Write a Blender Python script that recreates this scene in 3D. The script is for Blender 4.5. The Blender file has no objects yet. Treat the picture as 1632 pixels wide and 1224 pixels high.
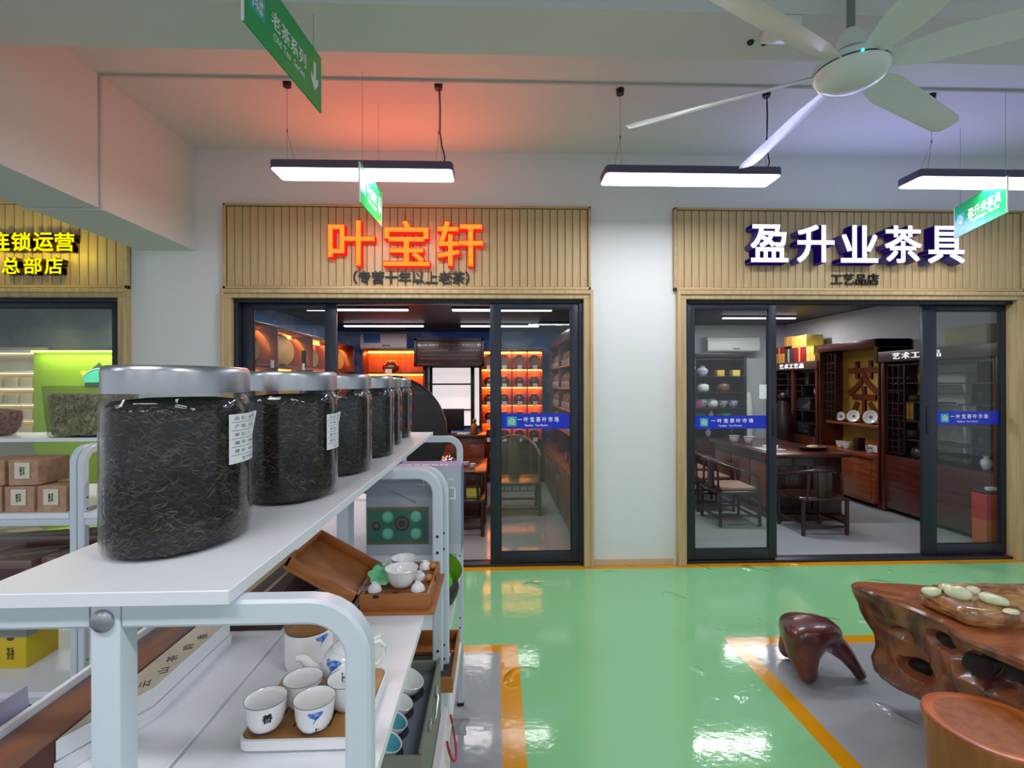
import bpy, bmesh, math, random
from mathutils import Vector, Matrix, noise
R = math.radians
rnd = random.Random(7)
scene = bpy.context.scene
COL = scene.collection

# ------------------------------------------------------------------ camera, world, light, exposure
CAM = Vector((0, 0, 1.5)); FPX = 800.0
cd = bpy.data.cameras.new('camera'); cam = bpy.data.objects.new('camera', cd); COL.objects.link(cam)
CM = Matrix.Rotation(R(-1.95), 4, 'Z') @ Matrix.Rotation(R(90), 4, 'X') @ Matrix.Rotation(R(-.15), 4, 'Z')
cam.matrix_world = Matrix.Translation(CAM) @ CM
cd.sensor_fit = 'HORIZONTAL'; cd.sensor_width = 36.0; cd.lens = 36.0 * FPX / 1632.0
cd.clip_start = .02; cd.clip_end = 200
scene.camera = cam

w = bpy.data.worlds.new('world'); scene.world = w; w.use_nodes = True
w.node_tree.nodes['Background'].inputs[0].default_value = (.80, .90, 1.0, 1)
w.node_tree.nodes['Background'].inputs[1].default_value = .80
scene.view_settings.view_transform = 'Standard'
scene.view_settings.look = 'None'
scene.view_settings.gamma = 1.0
scene.view_settings.use_curve_mapping = False
scene.view_settings.exposure = 0.0

def area(name, loc, sx, sy, power, color=(1, 1, 1), rot=(0, 0, 0), spread=180):
    l = bpy.data.lights.new(name, 'AREA'); l.shape = 'RECTANGLE'; l.size = sx; l.size_y = sy
    l.energy = power; l.color = color; l.spread = R(spread)
    o = bpy.data.objects.new(name, l); COL.objects.link(o); o.location = loc; o.rotation_euler = rot
    return o
def point(name, loc, power, color, rad=.05):
    l = bpy.data.lights.new(name, 'POINT'); l.energy = power; l.color = color; l.shadow_soft_size = rad
    o = bpy.data.objects.new(name, l); COL.objects.link(o); o.location = loc
    return o

# ------------------------------------------------------------------ materials
def lin(c):
    return tuple((v / 255 / 12.92) if v / 255 <= .04045 else ((v / 255 + .055) / 1.055) ** 2.4 for v in c)
MATS = {}
def mat(name, rgb, rough=.5, metal=0, rgb2=None, scale=(8, 8, 8), detail=4, bump=0, emit=None, estr=0, spec=.5, coat=0, lo=.35, hi=.65, bscale=None, dist=0):
    if name in MATS: return MATS[name]
    m = bpy.data.materials.new(name); m.use_nodes = True; nt = m.node_tree; N = nt.nodes; L = nt.links
    b = N['Principled BSDF']
    b.inputs['Base Color'].default_value = (*lin(rgb), 1)
    b.inputs['Roughness'].default_value = rough; b.inputs['Metallic'].default_value = metal
    b.inputs['Specular IOR Level'].default_value = spec
    if coat: b.inputs['Coat Weight'].default_value = coat; b.inputs['Coat Roughness'].default_value = .08
    if emit is not None:
        b.inputs['Emission Color'].default_value = (*lin(emit), 1); b.inputs['Emission Strength'].default_value = estr
    if rgb2 is not None or bump:
        tc = N.new('ShaderNodeTexCoord'); mp = N.new('ShaderNodeMapping'); mp.inputs['Scale'].default_value = scale
        nz = N.new('ShaderNodeTexNoise'); nz.inputs['Scale'].default_value = 1; nz.inputs['Detail'].default_value = detail
        nz.inputs['Distortion'].default_value = dist
        L.new(tc.outputs['Object'], mp.inputs[0]); L.new(mp.outputs[0], nz.inputs['Vector'])
        if rgb2 is not None:
            rp = N.new('ShaderNodeValToRGB'); rp.color_ramp.elements[0].position = lo; rp.color_ramp.elements[1].position = hi
            rp.color_ramp.elements[0].color = (*lin(rgb), 1); rp.color_ramp.elements[1].color = (*lin(rgb2), 1)
            L.new(nz.outputs['Fac'], rp.inputs[0]); L.new(rp.outputs[0], b.inputs['Base Color'])
        if bump:
            bp = N.new('ShaderNodeBump'); bp.inputs['Strength'].default_value = bump; bp.inputs['Distance'].default_value = .01
            L.new(nz.outputs['Fac'], bp.inputs['Height']); L.new(bp.outputs[0], b.inputs['Normal'])
    MATS[name] = m
    return m
def emis(name, rgb, s):
    if name in MATS: return MATS[name]
    m = bpy.data.materials.new(name); m.use_nodes = True; nt = m.node_tree
    nt.nodes.remove(nt.nodes['Principled BSDF']); e = nt.nodes.new('ShaderNodeEmission')
    e.inputs[0].default_value = (*lin(rgb), 1); e.inputs[1].default_value = s
    nt.links.new(e.outputs[0], nt.nodes['Material Output'].inputs[0]); MATS[name] = m
    return m
def glass(name, tint=(250, 252, 252), ior=1.45, rough=.0):
    if name in MATS: return MATS[name]
    m = bpy.data.materials.new(name); m.use_nodes = True; nt = m.node_tree; N = nt.nodes; L = nt.links
    N.remove(N['Principled BSDF'])
    t = N.new('ShaderNodeBsdfTransparent'); t.inputs[0].default_value = (*lin(tint), 1)
    g = N.new('ShaderNodeBsdfGlossy'); g.inputs['Roughness'].default_value = rough
    f0 = ((ior - 1) / (ior + 1)) ** 2
    lw = N.new('ShaderNodeLayerWeight'); pw = N.new('ShaderNodeMath'); pw.operation = 'POWER'; pw.inputs[1].default_value = 5
    f = N.new('ShaderNodeMath'); f.operation = 'MULTIPLY_ADD'; f.inputs[1].default_value = 1 - f0; f.inputs[2].default_value = f0
    lw.inputs[0].default_value = .5; L.new(lw.outputs['Facing'], pw.inputs[0]); L.new(pw.outputs[0], f.inputs[0])
    mx = N.new('ShaderNodeMixShader')
    L.new(f.outputs[0], mx.inputs[0]); L.new(t.outputs[0], mx.inputs[1]); L.new(g.outputs[0], mx.inputs[2])
    L.new(mx.outputs[0], N['Material Output'].inputs[0]); MATS[name] = m
    return m
def wood(name, a, b, axis='z', rough=.4, s=1.0, coat=0, bump=.05):
    sc = {'z': (30 * s, 30 * s, 2.2 * s), 'x': (2.2 * s, 30 * s, 30 * s), 'y': (30 * s, 2.2 * s, 30 * s)}[axis]
    return mat(name, a, rough, 0, b, sc, 6, bump, coat=coat, lo=.3, hi=.7, dist=.6)

M_wall = mat('white_paint', (226, 228, 230), .75, bump=.02, scale=(60, 60, 60))
M_ceil = mat('ceiling_paint', (212, 214, 212), .85, bump=.02, scale=(40, 40, 40))
M_oakz = wood('oak_slat', (206, 180, 136), (182, 152, 108), 'z', .5)
M_oakback = wood('oak_backing', (150, 124, 86), (132, 106, 70), 'z', .6)
M_oakx = wood('oak_trim_x', (208, 182, 138), (188, 158, 112), 'x', .5)
M_alu = mat('dark_aluminium', (46, 50, 62), .38, .3, spec=.4)
M_alu2 = mat('dark_gasket', (20, 21, 25), .5)
M_pane = glass('door_glass', (240, 246, 243), 1.5)
M_jar = glass('jar_glass', (250, 252, 252), 1.36)
M_steel = mat('brushed_steel', (176, 178, 182), .32, 1, bump=.03, scale=(4, 4, 400))
M_white = mat('white_metal', (206, 215, 224), .35, spec=.5)
M_board = mat('white_laminate', (232, 234, 240), .35)
M_edge = mat('board_edge', (206, 208, 214), .5)
M_hole = mat('bolt_hole', (16, 18, 24), .7)
M_rose = wood('rosewood', (92, 38, 26), (58, 22, 16), 'z', .3, coat=.2)
M_rosex = wood('rosewood_x', (96, 40, 26), (60, 24, 16), 'x', .28, coat=.3)
M_rosey = wood('rosewood_y', (96, 40, 26), (60, 24, 16), 'y', .28, coat=.3)
M_rosed = wood('dark_rosewood', (60, 29, 23), (38, 18, 15), 'z', .3, coat=.2)
M_rosel = wood('light_rosewood', (150, 78, 40), (112, 54, 28), 'y', .3, coat=.3)
M_dark = mat('dark_wood', (40, 24, 24), .4)
M_black = mat('black_plastic', (24, 24, 28), .5)
M_fix = mat('fixture_housing', (84, 80, 104), .45)
M_china = mat('white_china', (240, 240, 240), .12, coat=.5)
M_blue = mat('cobalt_glaze', (48, 96, 190), .2, rgb2=(138, 176, 228), scale=(160, 160, 160), lo=.45, hi=.62)
M_ink = mat('black_ink', (22, 22, 26), .6)
M_paper = mat('white_paper', (236, 238, 242), .6)
M_kraft = mat('kraft_paper', (188, 150, 122), .65, rgb2=(168, 130, 104), scale=(30, 30, 30), bump=.1)
M_bamboo = wood('bamboo', (196, 142, 76), (170, 116, 56), 'x', .4, s=1.6)
M_case = wood('case_wood', (178, 112, 58), (150, 88, 42), 'x', .4)
M_gold = mat('gold_card', (206, 168, 84), .55)
M_orange = emis('orange_strip', (255, 140, 50), 26)
M_lampw = emis('lamp_diffuser', (250, 248, 255), 6)
M_tube = emis('shop_tube', (246, 238, 255), 7)

def floor_mat(name, rgb, rough):
    m = mat(name, rgb, rough, spec=.5)
    nt = m.node_tree; N = nt.nodes; L = nt.links; b = N['Principled BSDF']
    tc = N.new('ShaderNodeTexCoord')
    n1 = N.new('ShaderNodeTexNoise'); n1.inputs['Scale'].default_value = 3.1; n1.inputs['Detail'].default_value = 2; n1.inputs['Distortion'].default_value = .4
    r1 = N.new('ShaderNodeValToRGB'); r1.color_ramp.elements[0].position = .655; r1.color_ramp.elements[1].position = .80
    L.new(tc.outputs['Object'], n1.inputs['Vector']); L.new(n1.outputs['Fac'], r1.inputs[0])
    n2 = N.new('ShaderNodeTexNoise'); n2.inputs['Scale'].default_value = 26; n2.inputs['Detail'].default_value = 3
    L.new(tc.outputs['Object'], n2.inputs['Vector'])
    mm = N.new('ShaderNodeMath'); mm.operation = 'MULTIPLY_ADD'; mm.inputs[1].default_value = .02
    L.new(n2.outputs['Fac'], mm.inputs[0]); L.new(r1.outputs[0], mm.inputs[2])
    bp = N.new('ShaderNodeBump'); bp.inputs['Strength'].default_value = 1; bp.inputs['Distance'].default_value = .028
    L.new(mm.outputs[0], bp.inputs['Height']); L.new(bp.outputs[0], b.inputs['Normal'])
    return m
M_green = floor_mat('green_epoxy', (138, 202, 148), .07)
M_yel = floor_mat('yellow_epoxy', (214, 150, 18), .12)
M_grey = floor_mat('grey_epoxy', (158, 164, 170), .1)
M_shopf = mat('shop_floor', (168, 174, 180), .12)

# ------------------------------------------------------------------ geometry helpers
class G:
    def __init__(s): s.bm = bmesh.new()
    def box(s, x0, x1, y0, y1, z0, z1, bev=0, seg=2, M=None):
        v = [s.bm.verts.new(p) for p in ((x0, y0, z0), (x1, y0, z0), (x1, y1, z0), (x0, y1, z0), (x0, y0, z1), (x1, y0, z1), (x1, y1, z1), (x0, y1, z1))]
        f = [s.bm.faces.new([v[i] for i in q]) for q in ((0, 3, 2, 1), (4, 5, 6, 7), (0, 1, 5, 4), (1, 2, 6, 5), (2, 3, 7, 6), (3, 0, 4, 7))]
        if M is not None:
            for p in v: p.co = M @ p.co
        if bev:
            es = set(e for q in f for e in q.edges)
            bmesh.ops.bevel(s.bm, geom=list(es), offset=bev, segments=seg, affect='EDGES', profile=.5)
        return s
    def quad(s, *pts):
        s.bm.faces.new([s.bm.verts.new(p) for p in pts]); return s
    def prism(s, pts, vec):
        a = [s.bm.verts.new(p) for p in pts]; b = [s.bm.verts.new(Vector(p) + Vector(vec)) for p in pts]
        n = len(pts); s.bm.faces.new(a[::-1]); s.bm.faces.new(b)
        for i in range(n): s.bm.faces.new((a[i], a[(i + 1) % n], b[(i + 1) % n], b[i]))
        return s
    def rings(s, rings, cap0=True, cap1=True, closed=True):
        R_ = [[s.bm.verts.new(p) for p in r] for r in rings]
        n = len(R_[0])
        for a, b in zip(R_, R_[1:]):
            for i in range(n if closed else n - 1):
                s.bm.faces.new((a[i], a[(i + 1) % n], b[(i + 1) % n], b[i]))
        if cap0: s.bm.faces.new(R_[0][::-1])
        if cap1: s.bm.faces.new(R_[-1])
        return s
    def lathe(s, prof, c=(0, 0, 0), n=24, a=1.0, b=1.0, M=None, cap0=True, cap1=True, e=2.0):
        rs = []
        for r, z in prof:
            ring = []
            for i in range(n):
                t = 2 * math.pi * i / n; ct, st = math.cos(t), math.sin(t)
                px = math.copysign(abs(ct) ** (2 / e), ct) * r * a; py = math.copysign(abs(st) ** (2 / e), st) * r * b
                p = Vector((px, py, z))
                if M is not None: p = M @ p
                ring.append(p + Vector(c))
            rs.append(ring)
        return s.rings(rs, cap0, cap1)
    def cyl(s, p0, p1, r0, r1=None, n=12):
        r1 = r0 if r1 is None else r1
        p0, p1 = Vector(p0), Vector(p1); q = (p1 - p0).to_track_quat('Z', 'Y').to_matrix()
        rs = [[p + q @ Vector((r * math.cos(2 * math.pi * i / n), r * math.sin(2 * math.pi * i / n), 0)) for i in range(n)] for p, r in ((p0, r0), (p1, r1))]
        return s.rings(rs)
    def tube(s, path, r, n=8):
        P = [Vector(p) for p in path]; rs = []
        up = Vector((0, 0, 1))
        for i, p in enumerate(P):
            d = (P[min(i + 1, len(P) - 1)] - P[max(i - 1, 0)]).normalized()
            u = up if abs(d.dot(up)) < .95 else Vector((0, 1, 0))
            a = d.cross(u).normalized(); b = a.cross(d)
            rr = r[i] if isinstance(r, (list, tuple)) else r
            rs.append([p + rr * (math.cos(2 * math.pi * k / n) * a + math.sin(2 * math.pi * k / n) * b) for k in range(n)])
        return s.rings(rs)
    def ball(s, c, r, sx=1, sy=1, sz=1, n=12, m=8):
        prof = [(r * math.sin(math.pi * k / m), -r * math.cos(math.pi * k / m) * sz) for k in range(1, m)]
        return s.lathe(prof, c, n, sx, sy)
    def add(s, bm, M=None):
        me = bpy.data.meshes.new('t'); bm.to_mesh(me)
        if M is not None: me.transform(M)
        s.bm.from_mesh(me); bpy.data.meshes.remove(me); return s
    def xf(s, M):
        bmesh.ops.transform(s.bm, matrix=M, verts=s.bm.verts); return s

ORG = {}
def link_mesh(name, pairs, parent=None, smooth=35, world=True):
    """pairs: [(G, material), ...] -> one mesh object; world coordinates, moved to the parent's origin"""
    me = bpy.data.meshes.new(name); out = bmesh.new()
    for k, (g, m) in enumerate(pairs):
        t = bpy.data.meshes.new('t'); bmesh.ops.recalc_face_normals(g.bm, faces=g.bm.faces); g.bm.to_mesh(t); n0 = len(out.faces)
        out.from_mesh(t); bpy.data.meshes.remove(t); g.bm.free()
        out.faces.ensure_lookup_table()
        for f in out.faces[n0:]: f.material_index = k
        me.materials.append(m)
    out.to_mesh(me); out.free()
    if smooth:
        me.polygons.foreach_set('use_smooth', [True] * len(me.polygons)); me.set_sharp_from_angle(angle=R(smooth))
    o = bpy.data.objects.new(name, me); COL.objects.link(o)
    if parent is not None:
        o.parent = parent; ORG[o.name] = ORG[parent.name]
        if world: me.transform(Matrix.Translation(-ORG[parent.name]))
    else: ORG[o.name] = Vector((0, 0, 0))
    return o
def part(name, g, m, parent=None, smooth=35, world=True):
    return link_mesh(name, [(g, m)], parent, smooth, world)
def tag(o, label=None, cat=None, group=None, kind=None):
    if label: o['label'] = label
    if cat: o['category'] = cat
    if group: o['group'] = group
    if kind: o['kind'] = kind
    return o
def thing(name, label, cat, loc=(0, 0, 0), group=None, rotz=0):
    o = bpy.data.objects.new(name, None); COL.objects.link(o); o.location = loc; o.rotation_euler = (0, 0, rotz)
    o.empty_display_size = .05
    ORG[o.name] = Vector(loc); return tag(o, label, cat, group)
def struct(name, g, m, parent=None, smooth=0):
    o = part(name, g, m, parent, smooth)
    if parent is None: o['kind'] = 'structure'
    return o
def rebase(o, p):
    """move a one-mesh thing's origin to p"""
    p = Vector(p); o.data.transform(Matrix.Translation(-p)); o.location = p; return o
def dup(root, loc, label=None, group=None, rotz=None, scale=None):
    def cp(o, par):
        c = o.copy(); COL.objects.link(c); c.parent = par
        for ch in o.children: cp(ch, c)
        return c
    r = cp(root, None); r.location = loc
    if rotz is not None: r.rotation_euler = (0, 0, rotz)
    if scale is not None: r.scale = (scale, scale, scale) if not isinstance(scale, tuple) else scale
    if label: r['label'] = label
    if group: r['group'] = group
    return r
def text_bm(s, size, extrude=0, bold=0, align='CENTER', gap=1.0):
    cu = bpy.data.curves.new('t', 'FONT'); cu.body = s; cu.size = size; cu.extrude = extrude
    cu.align_x = align; cu.align_y = 'CENTER'; cu.space_character = gap; cu.resolution_u = 4
    o = bpy.data.objects.new('t', cu); COL.objects.link(o)
    dg = bpy.context.evaluated_depsgraph_get()
    me = bpy.data.meshes.new_from_object(o.evaluated_get(dg)); bm = bmesh.new(); bm.from_mesh(me)
    if bold:      # heavier strokes: the outline repeated with small shifts
        for k, (u, v) in enumerate(((-1, -1), (0, -1), (1, -1), (-1, 0), (1, 0), (-1, 1), (0, 1), (1, 1))):
            t = me.copy(); t.transform(Matrix.Translation((bold * u, bold * v, -.00003 * (k + 1)))); bm.from_mesh(t); bpy.data.meshes.remove(t)
    bpy.data.objects.remove(o); bpy.data.curves.remove(cu); bpy.data.meshes.remove(me)
    return bm
def text_g(s, size, M, extrude=0, bold=0, align='CENTER', gap=1.0, fit=None):
    g = G(); bm = text_bm(s, size, extrude, bold, align, gap)
    if fit:       # fit = (width, height) of the drawn ink, centred on the origin
        xs = [v.co.x for v in bm.verts]; ys = [v.co.y for v in bm.verts]
        w_, h_ = max(xs) - min(xs), max(ys) - min(ys); cx, cy = (max(xs) + min(xs)) / 2, (max(ys) + min(ys)) / 2
        kx = fit[0] / w_ if fit[0] else fit[1] / h_; ky = fit[1] / h_ if fit[1] else kx
        for v in bm.verts: v.co.x = (v.co.x - cx) * kx; v.co.y = (v.co.y - cy) * ky
    g.add(bm, M); bm.free(); return g
def frontM(x, y, z): return Matrix.Translation((x, y, z)) @ Matrix.Rotation(R(90), 4, 'X')          # faces -y
def rightM(x, y, z, a=0): return Matrix.Translation((x, y, z)) @ Matrix.Rotation(R(90 + a), 4, 'Z') @ Matrix.Rotation(R(90), 4, 'X')   # faces +x
def leftM(x, y, z, a=0): return Matrix.Translation((x, y, z)) @ Matrix.Rotation(R(-90 + a), 4, 'Z') @ Matrix.Rotation(R(90), 4, 'X')   # faces -x
def at(px, py, x=None, y=None, z=None):
    d = CM.to_3x3() @ Vector(((px - 816) / FPX, (612 - py) / FPX, -1))
    t = (x - CAM.x) / d.x if x is not None else (y - CAM.y) / d.y if y is not None else (z - CAM.z) / d.z
    return CAM + t * d
ORD = ['first', 'second', 'third', 'fourth', 'fifth', 'sixth', 'seventh', 'eighth', 'ninth', 'tenth', 'eleventh', 'twelfth']

# ------------------------------------------------------------------ room shell
D = 4.12; CZ = 3.40
def rect_faces(g, x0, x1, y0, y1, z=0):
    return g.quad((x0, y0, z), (x1, y0, z), (x1, y1, z), (x0, y1, z))
# floor: green epoxy with two grey bays framed in yellow, and a yellow stripe along the shop fronts
gg, gy, gr = G(), G(), G()
YW = 4.035; xa, xb = -9.0, 10.0; y0 = -8.0
# left grey bay x<.025,y<2.805 ; yellow frame to .125 / 2.89 ; right grey bay x>1.42,y<2.83 ; yellow frame from 1.345 / 2.915
rect_faces(gr, xa, .025, y0, 2.805); rect_faces(gy, .025, .125, y0, 2.89); rect_faces(gy, xa, .025, 2.805, 2.89)
rect_faces(gg, .125, 1.345, y0, 2.915); rect_faces(gg, xa, .125, 2.89, YW); rect_faces(gg, .125, 1.345, 2.915, YW); rect_faces(gg, 1.345, xb, 2.915, YW)
rect_faces(gy, 1.345, 1.43, y0, 2.83); rect_faces(gy, 1.345, xb, 2.83, 2.915); rect_faces(gr, 1.43, xb, y0, 2.83)
rect_faces(gy, xa, xb, YW, D + .1)
fl = link_mesh('floor', [(gg, M_green), (gy, M_yel), (gr, M_grey)], smooth=0); fl['kind'] = 'structure'
g = G(); g.box(xa, xb, y0, D + .1, CZ, CZ + .2); struct('ceiling', g, M_ceil)
# back wall with three openings
OPEN = [(-6.6, -2.94), (-2.14, .76), (1.54, 4.44)]; OZ = 2.23
g = G(); TH = .14
xs = [xa]
for a, b in OPEN:
    g.box(xs[-1], a, D, D + TH, 0, CZ); g.box(a, b, D, D + TH, OZ, CZ); xs.append(b)
g.box(xs[-1], xb, D, D + TH, 0, CZ)
struct('wall_back', g, M_wall)
g = G(); g.box(-2.85, -2.41, 2.0, D, 2.58, CZ); struct('trim_1', g, M_ceil)
g = G(); g.box(xa, xb, 2.13, 2.44, 3.10, CZ); struct('trim_2', g, M_ceil)
g = G(); g.box(.80, 1.47, D - .014, D, 0, .055, .003); struct('baseboard_back', g, mat('beige_skirting', (206, 184, 150), .5))
g = G(); g.box(-2.9, -2.19, D - .014, D, 0, .055, .003); struct('baseboard_back.001', g, MATS['beige_skirting'])

# ------------------------------------------------------------------ shop fronts: wooden casing, sliding doors, signs
def casing(x0, x1, n):                      # x0..x1 outer edges
    g = G(); wd = .075
    g.box(x0, x1, D - .045, D + .1, 2.195, 2.262, .004)
    g.box(x0, x0 + wd, D - .045, D + .1, 0, 2.195, .004); g.box(x1 - wd, x1, D - .045, D + .1, 0, 2.195, .004)
    g.box(x0 - .001, x1 + .001, D - .061, D - .04, 2.232, 2.263, .003); g.box(x0, x0 + .025, D - .06, D - .04, 0, 2.24, .003); g.box(x1 - .025, x1, D - .06, D - .04, 0, 2.24, .003)
    struct('trim_%d' % n, g, M_oakz)
casing(-6.7, -2.908, 3); casing(-2.178, .803, 4); casing(1.50, 4.475, 5)

HOUSE = [(-.5, .02), (0, .5), (.5, .02), (.42, -.06), (0, .36), (-.42, -.06)]
def logo(M, s, dz=.0008):
    """white roof and strokes of the market's house emblem, drawn in the plane of M"""
    g = G()
    def pl(pts): g.prism([M @ Vector((x * s, y * s, dz)) for x, y in pts], (M.to_3x3() @ Vector((0, 0, .0006))))
    pl([(-.42, .04), (0, .40), (.42, .04), (.36, -.02), (0, .29), (-.36, -.02)])
    for x0, x1, y0_, y1 in ((-.30, -.23, -.38, .02), (-.3, .02, -.10, -.04), (-.05, .02, -.36, .12), (-.2, .15, -.24, -.18), (.1, .17, -.4, .04), (.1, .34, .0, .06), (.22, .28, -.4, .0), (.1, .36, -.28, -.22)):
        pl([(x0, y0_), (x1, y0_), (x1, y1), (x0, y1)])
    return g
M_stk = mat('sticker_blue', (14, 42, 196), .35)
M_teal = mat('emblem_teal', (46, 178, 178), .4)
M_wht = mat('print_white', (238, 240, 240), .5)
def sticker(x0, x1, z0, z1, y, label):
    t = thing('door_sticker', label, 'sticker', ((x0 + x1) / 2, y, (z0 + z1) / 2), 'blue market stickers on the glass doors')
    g = G(); g.box(x0, x1, y - .0012, y - .0002, z0, z1); part('band', g, M_stk, t, 0)
    h = z1 - z0; zc = (z0 + z1) / 2; L = x1 - x0
    g = G(); g.box(x0 + .08 * L, x0 + .08 * L + .62 * h, y - .0022, y - .0012, zc - .31 * h, zc + .31 * h)
    e = part('emblem', g, M_teal, t, 0)
    g = logo(frontM(x0 + .08 * L + .31 * h, y - .0022, zc), .56 * h); part('emblem_mark', g, M_wht, e, 0)
    g = text_g('一叶宝茶叶市场', .1, frontM(x0 + .52 * L, y - .0016, zc + .12 * h), .0004, .002, fit=(.58 * L, .34 * h), gap=1.6)
    part('lettering', g, M_wht, t, 0)
    g = text_g('Yiyebao  Tea Market', .1, frontM(x0 + .49 * L, y - .0016, zc - .28 * h), .0004, .001, fit=(.33 * L, .17 * h))
    part('lettering', g, M_wht, t, 0)
def sash(par, x0, x1, y, sl, sr, handle=None):
    """one sliding leaf: dark frame with glass pane; sl/sr = stile widths"""
    z0, z1 = .03, 2.165; top, bot = .045, .085; ya, yb = y, y + .04
    g = G()
    g.box(x0, x0 + sl, ya, yb, z0, z1, .004); g.box(x1 - sr, x1, ya, yb, z0, z1, .004)
    g.box(x0 + sl, x1 - sr, ya, yb, z1 - top, z1, .004); g.box(x0 + sl, x1 - sr, ya, yb, z0, z0 + bot, .004)
    s = part('sash', g, M_alu, par, 30)
    g = G(); g.box(x0 + sl - .004, x1 - sr + .004, y + .017, y + .023, z0 + bot - .004, z1 - top + .004); part('glass_pane', g, M_pane, s, 0)
    g = G(); b = .008
    g.box(x0 + sl, x0 + sl + b, y + .006, y + .017, z0 + bot, z1 - top); g.box(x1 - sr - b, x1 - sr, y + .006, y + .017, z0 + bot, z1 - top)
    g.box(x0 + sl, x1 - sr, y + .006, y + .017, z0 + bot, z0 + bot + b); g.box(x0 + sl, x1 - sr, y + .006, y + .017, z1 - top - b, z1 - top)
    part('gasket', g, M_alu2, s, 0)
    if handle is not None:
        g = G(); g.box(handle - .011, handle + .011, ya - .008, ya, 1.06, 1.30, .003); part('handle', g, M_black, s)
def door(n, x0, x1):
    d = bpy.data.objects.new('door_%d' % n, None); COL.objects.link(d); d.location = (x0, D + .05, 0); d['kind'] = 'structure'; ORG[d.name] = Vector(d.location)
    g = G(); f = .035
    g.box(x0, x0 + f, D + .0, D + .12, 0, 2.195, .003); g.box(x1 - f, x1, D + .0, D + .12, 0, 2.195, .003)
    g.box(x0 + f, x1 - f, D + .0, D + .12, 2.165, 2.195, .003); g.box(x0 + f, x1 - f, D + .0, D + .12, 0, .022, .003)
    part('door_frame', g, M_alu, d, 30)
    return d
d1 = door(1, -2.103, .728)
sash(d1, -2.066, -1.305, D + .055, .09, .085, None); sash(d1, -.040, .692, D + .01, .085, .062, -.005)
d2 = door(2, 1.575, 4.40 + .05)
sash(d2, 1.61, 2.36, D + .01, .05, .07, 2.335); sash(d2, 3.665, 4.415, D + .055, .115, .06, 3.70)
d3 = door(3, -6.6, -2.983)
sash(d3, -4.6, -3.018, D + .01, .05, .045, None); sash(d3, -6.56, -4.62, D + .055, .05, .05, None)
sticker(.052, .640, 1.128, 1.255, D + .026, 'blue door sticker on the glass beside the red-lit jar shelves')
sticker(1.665, 2.285, 1.12, 1.23, D + .026, 'blue door sticker on the glass in front of the dark tea chairs')
sticker(3.785, 4.36, 1.14, 1.255, D + .070, 'blue door sticker on the glass in front of the vase cabinets')
g = G(); g.box(2.22, 2.285, D + .024, D + .0255, 1.37, 1.49); o = part('paper_notice', g, M_paper, None, 0); rebase(o, (2.25, D + .026, 1.43))
tag(o, 'small white paper notice stuck on the glass above a blue sticker', 'notice')

def letters(par, s, xs, zc, w_, h, depth, bold, face, side, y, rim_=.004):
    """channel letters standing proud of a sign board"""
    for ch, xc in zip(s, xs):
        M = frontM(xc, y - depth / 2, zc)
        g = text_g(ch, .3, M, depth / 2, bold + rim_, fit=(w_, h)); L_ = part('letter', g, side, par, 0)
        M = frontM(xc, y - depth - .0012, zc); e = rim_ * 2.2
        g = text_g(ch, .3, M, .0008, bold - rim_ * .3, fit=(w_ - e, h - e)); part('letter_face', g, face, L_, 0)
def sign_board(name, label, x0, x1, nsl, z0=2.268, z1=2.948):
    t = thing(name, label, 'sign', ((x0 + x1) / 2, D - .03, z0))
    yb = D - .012
    g = G(); g.box(x0, x1, yb, D, z0, z1); part('backing_board', g, M_oakback, t, 0)
    g = G(); f = .016
    g.box(x0, x1, yb - .034, yb, z1 - f, z1, .002); g.box(x0, x1, yb - .034, yb, z0, z0 + .022, .002)
    g.box(x0, x0 + .02, yb - .034, yb, z0, z1, .002); g.box(x1 - .02, x1, yb - .034, yb, z0, z1, .002)
    part('frame', g, M_oakx, t)
    a, b = x0 + .024, x1 - .024; p = (b - a) / nsl; base = None
    for i in range(nsl):
        xc = a + p * (i + .5); dy = rnd.uniform(0, .003)
        if base is None:
            g = G(); g.box(-p / 2 + .0022, p / 2 - .0022, -.018, 0, 0, z1 - z0 - .044, .003, 1)
            base = part('slat', g, M_oakz, t, 30, world=False); o = base
        else:
            o = base.copy(); COL.objects.link(o); o.parent = t
        o.location = Vector((xc, yb, z0 + .024)) - ORG[t.name]
    return t
M_redface = emis('red_letter_face', (255, 150, 50), 1.25)
M_redside = emis('red_letter_side', (255, 34, 30), .95)
M_whface = emis('violet_white_face', (250, 246, 255), 1.4)
M_whside = mat('violet_letter_side', (70, 64, 96), .4, emit=(90, 40, 230), estr=.06)
M_yeface = emis('yellow_letter_face', (255, 246, 0), 1.1)
M_yeside = mat('brown_letter_side', (110, 70, 30), .4)
M_blackl = mat('black_letter', (12, 10, 10), .4)

s1 = sign_board('shop_sign', 'slatted wooden shop sign with glowing red characters', -2.166, .786, 47)
ys = D - .035
letters(s1, '叶宝轩', [at(557.5, 0, y=4.0).x, at(646, 0, y=4.0).x, at(732, 0, y=4.0).x], 2.622, .37, .365, .06, .0035, M_redface, M_redside, ys, .0034)
g = text_g('（专营十年以上老茶）', .1, frontM(at(654, 0, y=4.06).x, ys - .006, 2.362), .005, .0016, fit=(.93, .105)); part('lettering', g, M_blackl, s1, 0)
s2 = sign_board('shop_sign', 'slatted wooden shop sign with white violet-edged characters', 1.478, 4.462, 47)
letters(s2, '盈升业茶具', [at(x, 0, y=3.97).x for x in (1227, 1301, 1371, 1441, 1510)], 2.632, .315, .31, .10, .0055, M_whface, M_whside, ys, .0022)
g = text_g('工艺品店', .1, frontM(at(1364, 0, y=4.06).x, ys - .006, 2.365), .005, .0016, fit=(.405, .095)); part('lettering', g, M_blackl, s2, 0)
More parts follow.
